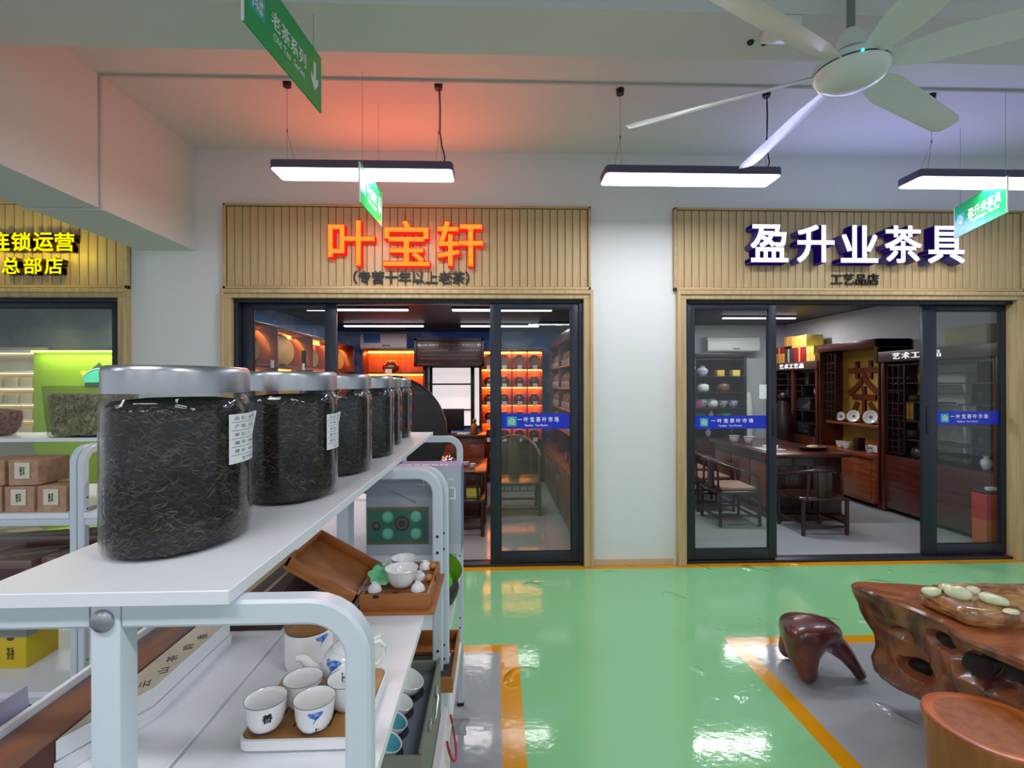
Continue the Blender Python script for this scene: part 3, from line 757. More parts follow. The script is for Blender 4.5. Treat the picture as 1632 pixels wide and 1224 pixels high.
# ------------------------------------------------------------------ open wooden travel case with white tea set
WX0, WX1, WY0, WY1 = -.300, -.146, 1.118, 1.325; WZ = SH
t = thing('tea_set_case', 'open wooden travel case with fitted holes for a white tea set', 'case', (WX0, WY0, WZ))
g = G(); g.box(WX0 - .010, WX1 + .012, WY0 - .010, WY1 + .008, WZ, WZ + .007, .0015); part('base_board', g, M_case, t)
g = G(); h = WZ + .042
g.box(WX0, WX1, WY0, WY0 + .007, WZ + .007, h, .001); g.box(WX0, WX1, WY1 - .007, WY1, WZ + .007, h, .001); g.box(WX0 + .0005, WX0 + .007, WY0 + .007, WY1 - .007, WZ + .007, h - .0004, .001); g.box(WX1 - .007, WX1 - .0005, WY0 + .007, WY1 - .007, WZ + .007, h - .0004, .001)
part('case_wall', g, M_case, t)
g = G(); g.box(WX0 + .006, WX1 - .006, WY0 + .006, WY1 - .006, WZ + .007, h - .006); part('insert', g, wood('insert_wood', (136, 80, 40), (112, 62, 30), 'x', .5), t)
a = R(150); M = Matrix.Translation((WX0 - .001, 0, h)) @ Matrix.Rotation(-a, 4, 'Y')
g = G(); g.box(0, .175, WY0, WY1, -.008, .001, .001, M=M)
g.box(0, .175, WY0, WY0 + .007, -.03, -.008, .001, M=M); g.box(0, .175, WY1 - .007, WY1, -.03, -.008, .001, M=M); g.box(.168, .175, WY0, WY1, -.03, -.008, .001, M=M)
M2 = Matrix.Translation((WX0 - .001, 0, h)) @ Matrix.Rotation(R(30), 4, 'Y') @ Matrix.Scale(-1, 4, (1, 0, 0))
g.bm.clear()
g.box(0, .175, WY0, WY1, -.030, -.022, .001, M=M2); g.box(0, .175, WY0, WY0 + .007, -.022, 0, .001, M=M2); g.box(0, .175, WY1 - .007, WY1, -.022, 0, .001, M=M2); g.box(.168, .175, WY0, WY1, -.022, 0, .001, M=M2); g.box(0, .007, WY0, WY1, -.022, 0, .001, M=M2)
part('lid', g, M_case, t)
for y in (WY0 + .035, WY1 - .035):
    g = G(); g.box(WX0 - .012, WX0 + .010, y - .012, y + .012, h - .001, h + .002, .0006); g.cyl((WX0 - .001, y - .013, h + .002), (WX0 - .001, y + .013, h + .002), .0022, n=8); part('hinge', g, M_steel, t)
for y, x in ((WY0 + .02, WX0 + .03), (WY0 - .0005, WX0 + .05)): pass
g = G(); g.cyl((WX0 + .075, WY0 + .022, h - .0058), (WX0 + .075, WY0 + .022, h - .005), .008, n=14); part('finger_hole', g, mat('hole_brown', (78, 24, 14), .8), t)
g = G(); g.box(WX1 - .001, WX1 + .001, WY0 + .10, WY0 + .115, h - .012, h - .002, .0005); g.box(WX0 + .03, WX0 + .042, WY0 - .001, WY0 + .001, h - .007, h - .0005); part('latch_notch', g, M_hole, t)
zi = h - .0055
def small_cup(x, y, label, r=.0155):
    o = thing('teacup', label, 'cup', (x, y, zi), 'upturned cups in the wooden case')
    g = G(); g.lathe([(r, 0), (r * .97, .004), (r * .84, .009), (r * .62, .0135), (r * .42, .0155), (r * .42, .018), (r * .34, .018), (r * .3, .016)], (x, y, zi), 20); part('cup_body', g, M_china, o, 60)
for px, py, l in ((597, 941, 'upturned white cup at the front left of the wooden case'), (666, 940, 'upturned white cup at the front right of the wooden case'), (668, 922, 'upturned white cup at the middle right of the wooden case'), (678, 905, 'upturned white cup at the back right of the wooden case'), (617, 902, 'upturned white cup at the back left of the wooden case')):
    p = at(px, py, z=zi); small_cup(p.x, p.y, l, .0165)
BP = [(.016, 0), (.020, .001), (.024, .008), (.0285, .020), (.0305, .029), (.0345, .037)]
def bowl(c, label, k=1.0):
    o = thing('gaiwan_bowl', label, 'bowl', c)
    g = G(); g.lathe([(r * k, z * k) for r, z in BP + [(.0335, .0372), (.0292, .029), (.027, .02), (.022, .009), (.005, .005)]], c, 32); part('bowl', g, M_china, o, 60)
p = at(640, 933, z=zi); bowl((p.x, p.y, zi + .0005), 'white flared gaiwan bowl in the middle of the wooden case', 1.12)
p = at(643, 911, z=zi); bowl((p.x, p.y + .004, zi + .0005), 'white bowl standing behind the gaiwan bowl in the case', .92)
for px, py, l in ((690, 907, 'small wooden peg ball by the back right cup in the case'), (683, 926, 'small wooden peg ball by the middle cup in the case'), (590, 922, 'small wooden peg ball at the left of the green leaf dish')):
    x, y, _z = at(px, py, z=zi); g = G(); g.ball((0, 0, .0085), .0088, n=14, m=10); o = part('wooden_ball', g, mat('peg_wood', (190, 124, 62), .4), None, 60); o.location = (x, y, zi); tag(o, l, 'ball')
g = G(); rs = []
for k, (rk, zk) in enumerate(((.006, .001), (.018, .002), (.026, .006), (.028, .009), (.0265, .0085), (.016, .004), (.004, .003))):
    rs.append([((rk * (1 + .10 * math.cos(6 * a_))) * math.cos(a_), (rk * (1 + .10 * math.cos(6 * a_))) * math.sin(a_), zk + .0015 * math.cos(6 * a_) * (rk / .028)) for a_ in [2 * math.pi * i / 36 for i in range(36)]])
g.rings(rs); g.xf(Matrix.Rotation(R(28), 4, 'X') @ Matrix.Rotation(R(14), 4, 'Y')); o = part('leaf_dish', g, mat('jade_green', (120, 206, 150), .3, rgb2=(96, 186, 130), scale=(60, 60, 60)), None, 60); p = at(606, 922, z=zi + .012); o.location = (p.x, p.y, zi + .014); tag(o, 'pale green lotus-leaf dish leaning beside the gaiwan bowl', 'dish')

# ------------------------------------------------------------------ grey tea set carton on the second rack
BX0, BX1, BY0, BY1, BZ0, BZ1 = -.384, -.102, 1.505, 1.615, SH, 1.2535
t = thing('tea_set_carton', 'grey printed carton with purple top showing a green tea set', 'box', ((BX0 + BX1) / 2, BY0, SH))
M_cart = mat('carton_grey', (166, 172, 182), .5)
g = G(); g.box(BX0, BX1, BY0, BY1, BZ0, BZ1, .0015); part('carton', g, M_cart, t)
g = G(); g.box(BX0 + .001, BX1 - .001, BY0 + .001, BY1 - .001, BZ1 - .0002, BZ1 + .0006); part('top_panel', g, mat('carton_purple', (150, 138, 192), .5), t)
g = text_g('便携茶旅系列', .1, Matrix.Translation((-.225, BY0 + .03, BZ1 + .001)), .0001, .002, fit=(.16, .03)); part('lettering', g, M_wht, t, 0)
g = G(); g.box(BX1 - .0002, BX1 + .0006, BY0 + .001, BY1 - .001, BZ0 + .001, BZ1 - .001); part('side_panel', g, mat('carton_blue', (104, 124, 164), .5), t)
def dec(g, x0, x1, z0, z1, d=0): return g.box(x0, x1, BY0 - .0006 - d, BY0 - .0001 - d, z0, z1)
fx = lambda px: at(px, 0, y=BY0).x; fz = lambda py: at(650, py, y=BY0).z
g = G(); dec(g, BX0 + .001, BX1 - .001, BZ0 + .001, fz(868)); part('lower_band', g, mat('carton_pale', (180, 186, 194), .5), t, 0)
pic = G(); dec(pic, fx(583), fx(681), fz(867), fz(808), .0006); pc = part('tray_picture', pic, mat('print_olive', (112, 108, 72), .5), t, 0)
g = G(); dec(g, fx(586), fx(678), fz(863), fz(813), .0012); part('green_tray', g, mat('print_green', (62, 112, 98), .5), pc, 0)
def disc(px, py, rpx, d, m, n=20):
    r = rpx * BY0 / FPX; g = G(); x, z = fx(px), fz(py)
    g.cyl((x, BY0 - .0008 - d, z), (x, BY0 - .0013 - d, z), r, n=n); part('printed_cup', g, m, pc, 0)
for px, py in ((616, 823), (661, 823), (616, 850), (661, 850)):
    disc(px, py, 9, .0008, mat('print_cup', (92, 178, 148), .5)); disc(px, py - 1, 6.5, .0014, mat('print_cup2', (116, 200, 168), .5))
disc(638.5, 834, 12, .0008, mat('print_dark', (66, 60, 58), .5)); disc(638.5, 834, 8.5, .0014, mat('print_mid', (104, 100, 98), .5)); disc(638.5, 834, 6, .002, MATS['print_dark'])
disc(598, 838, 7, .0008, MATS['print_dark']); disc(598, 837, 4, .0014, MATS['print_mid'])
g = G(); dec(g, fx(672), fx(674), fz(776), fz(762), .0005); dec(g, fx(663), fx(690), fz(772.6), fz(771.6), .0005)
for a_, b_, c_, d_ in ((706, 724, 779, 777), (722, 724, 794, 778), (713, 724, 796, 794), (704, 708, 774, 768), (709, 713, 774, 768), (706, 722, 766, 765), (706, 723, 763.5, 762.8)): dec(g, fx(a_), fx(b_), fz(c_), fz(d_), .0005)
part('printed_mark', g, M_wht, t, 0)
g = text_g('— 茶旅', .1, frontM(fx(620), BY0 - .0006, fz(763)), .0002, 0, fit=(.05, .010)); part('lettering', g, M_wht, t, 0)
g = G(); g.tube([(fx(618), BY0 - .001, fz(782)), (fx(640), BY0 - .001, fz(791)), (fx(661), BY0 - .001, fz(801))], [.0006, .001, .0016], 6); part('printed_mark', g, mat('print_grey', (120, 122, 128), .5), t, 0)

# ------------------------------------------------------------------ gift boxes on the left half of the near rack
TM = Matrix.Identity(4)
def tbox(g, x0, x1, y0_, y1, z0, z1, bev=.0012): return g.box(x0, x1, y0_, y1, z0, z1, bev, 1)
t = thing('gift_box', 'long open gift box with brown landscape cover and beige calligraphy panel', 'box', (-.57, .77, .9932))
def obl(z0, z1, e=0): return G().prism([(-.568, .665 + e, z0), (-.516 - e * .6, .775 + e, z0), (-.516 - e * .6, 1.0 - e, z0), (-.568, 1.0 - e, z0)], (0, 0, z1 - z0))
g = obl(.9935, 1.013); part('box_base', g, M_paper, t)
g = obl(1.0145, 1.040, .003); part('box_lid', g, M_paper, t)
g = obl(1.0402, 1.0408, .006); bp_ = part('beige_panel', g, mat('beige_print', (196, 190, 172), .6, rgb2=(182, 174, 154), scale=(14, 14, 14)), t)
g = G()
for k, ch in enumerate('云山茶韵香'):
    g.add(text_bm(ch, .017, .0001, 0), Matrix.Translation((-.537 + .005 * math.sin(k * 2.1), .79 + .036 * k, 1.0411)) @ Matrix.Rotation(R(25), 4, 'Z') @ Matrix.Rotation(R(90), 4, 'Z') @ Matrix.Scale(1.3, 4, (1, 0, 0)))
part('calligraphy', g, M_ink, bp_, 0)
M_land = mat('landscape_print', (132, 84, 60), .5, rgb2=(84, 76, 76), scale=(30, 4, 9), lo=.4, hi=.62)
g = G(); tbox(g, -.640, -.569, .50, 1.02, .9935, 1.042); cv = part('cover', g, mat('cover_side', (92, 46, 34), .55), t)
g = G(); tbox(g, -.639, -.570, .502, 1.018, 1.0422, 1.0427, 0); part('landscape_print', g, M_land, cv)
g = G(); tbox(g, -.648, -.6405, .64, 1.30, .9935, 1.054, .001); o = part('white_board', g, M_paper); tag(o, 'white board strip standing along the outer edge of the gift box', 'board'); rebase(o, (-.644, 1.0, .9935))
M_acr2 = mat('frosted_acrylic', (176, 176, 200), .25)
for (x, y0_, y1, a_, l) in ((-.655, .50, .735, 24, 'lavender acrylic price holder leaning at the near end of the gift box'), (-.655, .86, .965, 30, 'lavender acrylic price holder leaning farther along the gift box')):
    g = G(); M = Matrix.Translation((x, 0, .9935)) @ Matrix.Rotation(R(-6), 4, 'Y')
    g.box(-.004, 0, y0_, y1, 0, .082 + .01 * (y0_ > .8), .0008, 1, M=M); g.box(-.03, 0, y0_, y1, 0, .003, .0008, 1, M=M); o = part('price_holder', g, M_acr2, None, 0); tag(o, l, 'sign holder'); rebase(o, (x, y0_, .9935))
t = thing('gift_box', 'dark brown gift box with beige stripes beyond the calligraphy box', 'box', (-.52, 1.05, .9932))
g = G(); tbox(g, -.60, -.442, 1.05, 1.32, .9935, 1.072); part('carton', g, mat('dark_brown_card', (58, 34, 32), .5), t)
g = G()
for a_, b_ in ((-.55, -.505), (-.478, -.470)): tbox(g, a_, b_, 1.051, 1.319, 1.0722, 1.0727, 0)
part('beige_stripe', g, mat('beige_stripe', (176, 156, 122), .5), t, 0)['kind'] = 'stuff'

# ------------------------------------------------------------------ lower shelf of the near rack
t = thing('tea_cup_case', 'grey case with dark foam holding white and teal cups on the lower shelf', 'case', (-.24, .96, .651))
M_olive = mat('case_olive', (122, 122, 112), .55)
g = G(); g.box(-.36, -.140, .955, 1.29, .651, .668, .002); part('case_floor', g, M_olive, t)
g = G(); g.box(-.36, -.1405, .9555, .962, .66, .795, .001); part('case_wall', g, M_olive, t)
g = G(); g.box(-.36, -.1405, 1.283, 1.2895, .66, .795, .001); part('case_wall', g, M_olive, t)
g = G(); g.box(-.147, -.140, .962, 1.283, .66, .805, .001); w_ = part('case_wall', g, M_olive, t)
g = G(); g.tube([(-.137, 1.16, .79), (-.132, 1.15, .785), (-.131, 1.10, .775), (-.132, 1.06, .783), (-.137, 1.055, .79)], .0035, 8); g.box(-.142, -.133, 1.15, 1.175, .784, .80, .002); g.box(-.142, -.133, 1.04, 1.062, .782, .80, .002); part('metal_clasp', g, M_steel, w_)
g = G(); g.box(-.355, -.148, .963, 1.282, .668, .772, .001); part('foam', g, mat('foam_grey', (112, 118, 132), .9, bump=.3, scale=(200, 200, 200)), t)
M_teal2 = mat('teal_glaze', (92, 174, 190), .2)
for i, (y, r, teal, l) in enumerate(((1.19, .040, 0, 'large white gaiwan lying in the dark foam of the grey case'), (1.119, .029, 0, 'white cup in the dark foam, second from the back'), (1.057, .028, 1, 'teal-lined cup in the dark foam, third from the back'), (.9955, .028, 1, 'teal-lined cup in the dark foam nearest the front wall'))):
    c = (-.221, y, .7722)
    o = thing('teacup', l, 'cup', c, 'cups in the grey foam case'); M = Matrix.Rotation(R(22), 4, 'Y')
    g = G(); g.lathe([(.45 * r, 0), (.6 * r, .02 * r), (.9 * r, .35 * r), (r, .62 * r), (1.04 * r, .85 * r), (1.0 * r, .86 * r), (.96 * r, .75 * r)], (c[0], c[1], c[2] + .16 * r), 24, M=M, cap1=False); part('cup_body', g, M_china, o, 60)
    g = G(); g.lathe([(.97 * r, .76 * r), (.88 * r, .5 * r), (.6 * r, .2 * r), (.1 * r, .12 * r)], (c[0], c[1], c[2] + .16 * r), 24, M=M, cap0=False); part('cup_lining', g, M_teal2 if teal else M_china, o, 60)
    g = G(); g.lathe([(1.1 * r, 0), (1.1 * r, .0006)], (c[0] + .008, c[1], .7721), 24); part('foam_shade_disc', g, mat('recess_shade', (40, 44, 54), .9), o, 0)  # flat dark disc on the foam, painted shade of the fitted hole
t = thing('wooden_tea_box', 'open wooden tea box with a black tray on the lower shelf', 'box', (-.2, 1.38, .651))
g = G(); z0, z1 = .651, .692; x0, x1, ya, yb = -.31, -.118, 1.385, 1.66
g.box(x0, x1, ya, yb, z0, z0 + .006, .001); part('box_floor', g, M_case, t)
for q in ((x0, x1, ya, ya + .007), (x0, x1, yb - .007, yb), (x0 + .0005, x0 + .007, ya + .007, yb - .007), (x1 - .007, x1 - .0005, ya + .007, yb - .007), (x0 + .007, x1 - .007, 1.525, 1.532)):
    g = G(); g.box(*q, z0 + .004, z1, .001); part('box_wall', g, M_case, t)
g = G(); g.box(x0 + .008, x1 - .008, ya + .008, 1.523, z0 + .006, z1 - .008, .001); part('black_tray', g, mat('slate_tray', (44, 40, 42), .6), t)
g = G(); g.cyl((-.145, 1.455, z1 - .008), (-.145, 1.455, z1 - .0072), .011, n=16); part('drain_hole', g, M_hole, t)
g = G(); g.box(-.165, -.135, 1.505, 1.513, z1 - .008, z1 + .001, .001); part('white_rest', g, M_china, t)
t = thing('paper_bag', 'white paper bag with red cord handles under the wooden tea box', 'bag', (-.2, 1.2, .302))
g = G(); rs = []
for k, z in enumerate((.302, .32, .42, .55, .61, .63)):
    q = .0 if k < 4 else .012 * (k - 3); rs.append([(-.30 + q, .93, z), (-.124 - q * .3, .93, z), (-.118 - q * .4, 1.14, z), (-.124 - q * .3, 1.36, z), (-.30 + q, 1.36, z), (-.305 + q, 1.14, z)])
g.rings(rs); part('bag_body', g, mat('bag_paper', (232, 222, 226), .5), t, 20)
M_redc = mat('red_cord', (176, 30, 40), .5)
for yc in (1.29, 1.06):
    g = G(); g.tube([(-.120 + .018 * math.sin(math.pi * k / 16), yc - .05 * math.cos(math.pi * k / 16), .62 - .075 * math.sin(math.pi * k / 16) ** .8) for k in range(17)], .0032, 8); part('cord_handle', g, M_redc, t)
g = G(); g.box(-.31, -.155, .62, .90, .302, .50, .004); o = part('navy_box', g, mat('navy_card', (40, 58, 92), .5)); rebase(o, (-.23, .75, .302)); tag(o, 'navy blue carton low in the near rack beside the paper bag', 'box')

# potted leaf on the second rack's lower shelf
pc_ = (-.190, 1.955, .651)
t = thing('leaf_ornament', 'single green leaf ornament in a dark brown lotus pot', 'plant', pc_)
g = G(); g.lathe([(.018, 0), (.028, .004), (.042, .03), (.05, .06), (.046, .085), (.040, .09), (.036, .08)], pc_, 22); part('pot', g, mat('pot_brown', (62, 46, 48), .35), t, 50)
g = G(); rs = []
for i in range(11):
    s = i / 10; wv = .044 * math.sin(math.pi * min(1, .12 + .88 * s)) ** .8
    rs.append([(pc_[0] + .018 + u * wv, pc_[1] - .012 + .010 * (1 - u * u) - .02 * s, .73 + .118 * s + .006 * u * u) for u in (-1, -.5, 0, .5, 1)])
g.rings(rs, False, False, False)
bmesh.ops.solidify(g.bm, geom=g.bm.faces[:], thickness=.002); part('leaf', g, mat('leaf_green', (140, 190, 48), .35, rgb2=(104, 158, 36), scale=(60, 8, 8)), t, 60)
g = G(); g.lathe([(.012, 0), (.016, .004), (.016, .026), (.012, .034), (.007, .038), (.007, .044)], (pc_[0] + .012, pc_[1] - .045, .735), 16); part('green_glass', g, mat('green_glass', (70, 200, 30), .15, coat=.5), t, 50)

# ------------------------------------------------------------------ goods on the rack row at the left
MARK = set(COL.objects)
def shift_new(dx, dy, skip=()):
    for o in COL.objects:
        if o not in MARK and o.parent is None and 'label' in o and not any(k in o['label'] for k in skip): o.location.x += dx; o.location.y += dy
YC = YF + .3
t = thing('round_tea_jar', 'round glass jar of pale brown tea on the far left rack', 'jar', (-2.29, YC - .02, JZ))
c = (-2.29, YC - .02, JZ)
g = G(); g.lathe([(.045, 0), (.055, .004), (.074, .04), (.08, .085), (.072, .13), (.055, .165), (.052, .178), (.054, .18)], c, 28); part('glass_body', g, M_jar, t, 60)
g = G(); g.lathe([(.04, .005), (.05, .008), (.070, .042), (.076, .085), (.072, .11), (.03, .118)], c, 28); 
for v in g.bm.verts: v.co += Vector(noise.noise_vector(v.co * 60)) * .003
part('tea_filling', g, mat('pale_tea', (150, 122, 108), .8, rgb2=(104, 78, 72), scale=(70, 70, 70), bump=.6), t, 60)['kind'] = 'stuff'
t = thing('tea_bin', 'clear square bin of curled green tea on the left rack', 'bin', (-1.885, YC - .12, JZ))
def frustum(g, x0, x1, y0_, y1, z0, z1, k, wall=0):
    cx, cy = (x0 + x1) / 2, (y0_ + y1) / 2
    def rg(s, z): return rrect(cx + (x0 - cx) * s, cx + (x1 - cx) * s, cy + (y0_ - cy) * s, cy + (y1 - cy) * s, .02, z, 4)
    return g.rings([rg(k * .96, z0), rg(k, z0 + .008), rg(1, z1)], True, not wall)
g = G(); frustum(g, -2.02, -1.75, YC - .135, YC + .10, JZ, 1.497, .90, 1); bmesh.ops.solidify(g.bm, geom=g.bm.faces[:], thickness=.003); part('clear_bin', g, glass('bin_plastic', (226, 226, 226), 1.45, .05), t, 40)
g = G(); frustum(g, -2.008, -1.762, YC - .12, YC + .085, JZ + .006, 1.462, .9)
bmesh.ops.subdivide_edges(g.bm, edges=g.bm.edges, cuts=5, use_grid_fill=True)
for v in g.bm.verts: v.co += Vector(noise.noise_vector(v.co * 50)) * .005
M_gt = mat('green_tea', (206, 202, 166), .8, rgb2=(146, 142, 106), scale=(75, 75, 75), detail=5, bump=1)
part('tea_filling', g, M_gt, t, 60)['kind'] = 'stuff'
g = G(); rr = random.Random(5)
for i in range(420):
    x = rr.uniform(-1.985, -1.785); z = rr.uniform(1.30, 1.455); k = .9 + .1 * (z - JZ) / .2225; y = YC - .0175 - .1035 * k - .004; a = rr.uniform(0, 3.1)
    M = Matrix.Translation((x, y, z)) @ Matrix.Rotation(a, 4, 'Y')
    g.rings([[M @ Vector((u * .009, .002 * math.sin(p) - .001, .0028 * math.cos(p) * (1 - abs(u) * .6) + .003 * u * u)) for p in (0, 1.57, 3.14, 4.71)] for u in (-1, 0, 1)])
part('curled_leaves', g, mat('curled_leaf', (222, 216, 180), .7, rgb2=(150, 148, 106), scale=(20, 20, 20)), t, 60)['kind'] = 'stuff'
def parcel(x0, z0, label, w_=.115, h=.103, dep=.115, y=YF + .015):
    t = thing('wrapped_tea_parcel', label, 'parcel', (x0 + w_ / 2, y + dep / 2, z0), 'kraft paper tea parcels')
    g = G(); g.box(x0, x0 + w_, y, y + dep, z0, z0 + h, .004, 2)
    for v in g.bm.verts: v.co += Vector(noise.noise_vector(v.co * 25)) * .0022
    part('wrapping', g, M_kraft, t, 20)
    g = G(); g.box(x0 + .028, x0 + .086, y - .0035, y - .002, z0 + .028, z0 + .092); lb = part('label', g, mat('cream_label', (214, 210, 186), .6), t, 0)
    g = text_g('普洱', .1, frontM(x0 + .057, y - .0037, z0 + .058) @ Matrix.Rotation(R(0), 4, 'Z'), .0002, .002, fit=(.02, .036)); part('label_print', g, M_ink, lb, 0)
zs = .9952
parcel(-1.895, zs, 'kraft paper parcel at the lower right of the parcel pile'); parcel(-2.02, zs, 'kraft paper parcel in the lower row, second from the rack post'); parcel(-2.145, zs, 'kraft paper parcel in the lower row at the picture edge')
parcel(-2.005, zs + .106, 'kraft paper parcel on top of the pile, its side showing', dep=.15); parcel(-2.135, zs + .106, 'kraft paper parcel on top of the pile at the picture edge', dep=.15)
def carton(name, label, cat, x0, x1, y0_, y1, z0, z1, m, lid=None, band=None):
    t = thing(name, label, cat, ((x0 + x1) / 2, (y0_ + y1) / 2, z0))
    zt = z1 - (z1 - z0) * .22 if lid else z1
    g = G(); g.box(x0, x1, y0_, y1, z0, zt, .002); part('body', g, m, t)
    if lid: g = G(); g.box(x0 - .002, x1 + .002, y0_ - .002, y1 + .002, zt, z1, .002); part('lid', g, lid, t)
    if band: g = G(); g.box(x0 + (x1 - x0) * .35, x0 + (x1 - x0) * .65, y0_ - .0012, y0_ - .0002, z0 + (z1 - z0) * .3, z0 + (z1 - z0) * .75); part('front_label', g, band, t, 0)
    return t
M_rb = mat('red_brown_card', (124, 58, 40), .3, coat=.4)
M_film = mat('clear_film_lid', (116, 90, 82), .15, coat=.6)
carton('tea_carton', 'red-brown carton in clear film at the back of the left rack', 'box', -2.35, -1.78, YF + .24, YF + .46, .6402, .835, M_rb, M_film)
carton('tea_carton', 'dark red carton with clear lid in front of the red-brown carton', 'box', -2.16, -1.93, YF + .03, YF + .22, .6402, .80, mat('maroon_card', (70, 40, 42), .4), M_film)
carton('tea_carton', 'small dark carton with clear lid nearest the left rack post', 'box', -1.915, -1.80, YF + .06, YF + .22, .6402, .80, mat('plum_card', (64, 50, 52), .4), M_film)
carton('tea_carton', 'orange-brown carton on the rack shelf behind the nearest jar', 'box', -1.68, -1.45, YF + .06, YF + .25, .6402, .82, mat('ochre_card', (176, 112, 52), .5))
carton('tea_carton', 'white carton under an orange box behind the nearest jar', 'box', -1.68, -1.42, YF + .05, YF + .30, .9952, 1.085, M_paper)
carton('tea_carton', 'orange box with yellow lid on the white carton behind the jar', 'box', -1.68, -1.42, YF + .06, YF + .29, 1.0855, 1.18, mat('orange_card', (228, 140, 20), .4), mat('yellow_lid', (244, 226, 30), .35))
M_yc = mat('yellow_card', (214, 186, 34), .45)
for x0, l in ((-2.212, 'yellow tea box with a dark emblem, low on the left rack'), (-2.355, 'yellow tea box low on the left rack, partly out of the picture')):
    t = carton('tea_box', l, 'box', x0, x0 + .135, YF + .17, YF + .33, .2902, .46, M_yc, mat('grey_lid', (150, 150, 146), .4)); t['group'] = 'yellow tea boxes'
    x = x0 + .07; g = G(); g.lathe([(.016, 0), (.016, .0008)], (0, 0, 0), 18, 1, .7, M=frontM(x, YF + .17, .42)); part('emblem', g, mat('emblem_brown', (96, 76, 20), .5), t, 0)
    g = text_g('茶香', .1, frontM(x, YF + .1695, .355), .0002, .001, fit=(.032, .055)); part('lettering', g, M_ink, t, 0)
for x0, l in ((-2.30, 'black plastic-wrapped bundle on the floor under the yellow boxes'), (-2.08, 'black plastic-wrapped bundle beside the left rack post foot')):
    g = G(); g.box(x0, x0 + .20, YF + .03, YF + .25, .0, .235, .02, 3); bmesh.ops.subdivide_edges(g.bm, edges=g.bm.edges, cuts=3, use_grid_fill=True)
    for v in g.bm.verts: 
        if v.co.z > .02: v.co += Vector(noise.noise_vector(v.co * 18)) * .010
    o = part('wrapped_bundle', g, mat('black_film', (34, 34, 38), .25, coat=.5), None, 60); rebase(o, (x0 + .1, YF + .14, 0)); tag(o, l, 'bundle')

shift_new(.072, 0)
# ------------------------------------------------------------------ root table, stools, stone slab with jade cups
M_root = mat('root_wood', (148, 88, 58), .32, rgb2=(74, 38, 30), scale=(7, 7, 7), detail=6, coat=.35, lo=.38, hi=.66, dist=1.2, bump=.12)
M_rootd = mat('root_cavity', (36, 24, 24), .6)  # near-black, the shade inside the hollows put into the wood colour
M_top = mat('root_top', (168, 98, 58), .22, rgb2=(132, 72, 42), scale=(4, 12, 4), detail=6, coat=.6, lo=.35, hi=.7, dist=1.0)
# outline of the table top in plan (x,y), counter-clockwise
OUT = [(1.672, 2.30), (1.69, 2.19), (1.735, 2.11), (1.765, 2.01), (1.785, 1.93), (1.755, 1.865), (1.745, 1.78), (1.78, 1.64), (1.83, 1.45), (2.05, 1.28), (2.45, 1.16), (2.85, 1.22), (3.12, 1.45), (3.2, 1.75), (3.1, 2.05), (2.8, 2.22), (2.5, 2.22), (2.25, 2.20), (2.05, 2.28), (1.85, 2.31), (1.72, 2.335)]
def smooth_loop(P, n):
    m = len(P); out = []
    for i in range(n):
        s = i * m / n; k = int(s); f_ = s - k
        p0, p1, p2, p3 = (Vector((*P[(k + d) % m], 0)) for d in (-1, 0, 1, 2))
        out.append(.5 * ((2 * p1) + (p2 - p0) * f_ + (2 * p0 - 5 * p1 + 4 * p2 - p3) * f_ ** 2 + (3 * p1 - p0 - 3 * p2 + p3) * f_ ** 3))
    return out
RC = Vector((2.42, 1.78, 0)); TZ = .555
t = thing('root_tea_table', 'polished tree-root tea table with a natural edge on the grey floor', 'table', (RC.x, RC.y, 0))
lp = smooth_loop(OUT, 132)
lay0 = [(TZ, .985, 0), (TZ - .012, 1.0, .0), (TZ - .04, .995, .006), (TZ - .09, .97, .02), (TZ - .15, .95, .03), (TZ - .21, .94, .04), (TZ - .27, .935, .045), (TZ - .33, .925, .05), (TZ - .39, .89, .05), (TZ - .43, .80, .05), (TZ - .47, .64, .05), (TZ - .51, .56, .04), (0, .55, .03)]
lay = []
for A_, B_ in zip(lay0, lay0[1:]):
    for j in range(7): lay.append(tuple(u + (v - u) * j / 7 for u, v in zip(A_, B_)))
lay.append(lay0[-1])
lp = smooth_loop(OUT, 420)
g = G(); rs = []
for z, k, am in lay:
    ring = []
    for p in lp:
        q = RC + (p - RC) * k; d = (p - RC).normalized()
        nv = noise.noise(Vector((q.x * 4.2, q.y * 4.2, z * 3.4))) * 1.5 + noise.noise(Vector((q.x * 10, q.y * 10, z * 7))) * .6 + noise.noise(Vector((q.x * 22, q.y * 22, z * 14))) * .2
        q = q + d * (am * nv * 1.5)
        ring.append((q.x, q.y, z + (.010 * noise.noise(Vector((q.x * 6, q.y * 6, 1))) if z > TZ - .03 else 0)))
    rs.append(ring)
g.rings(rs[::-1], True, False)
from mathutils.bvhtree import BVHTree
bmesh.ops.recalc_face_normals(g.bm, faces=g.bm.faces); g.bm.normal_update()
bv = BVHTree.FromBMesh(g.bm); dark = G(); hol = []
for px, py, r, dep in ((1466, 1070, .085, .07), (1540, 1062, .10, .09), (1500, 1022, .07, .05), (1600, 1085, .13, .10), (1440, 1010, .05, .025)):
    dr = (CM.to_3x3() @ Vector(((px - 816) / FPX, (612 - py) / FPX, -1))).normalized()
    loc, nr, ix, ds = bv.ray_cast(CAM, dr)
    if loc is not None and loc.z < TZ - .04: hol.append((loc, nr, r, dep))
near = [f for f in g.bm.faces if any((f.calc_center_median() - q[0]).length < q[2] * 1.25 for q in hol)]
bmesh.ops.subdivide_edges(g.bm, edges=list({e for f in near for e in f.edges}), cuts=2, use_grid_fill=True)
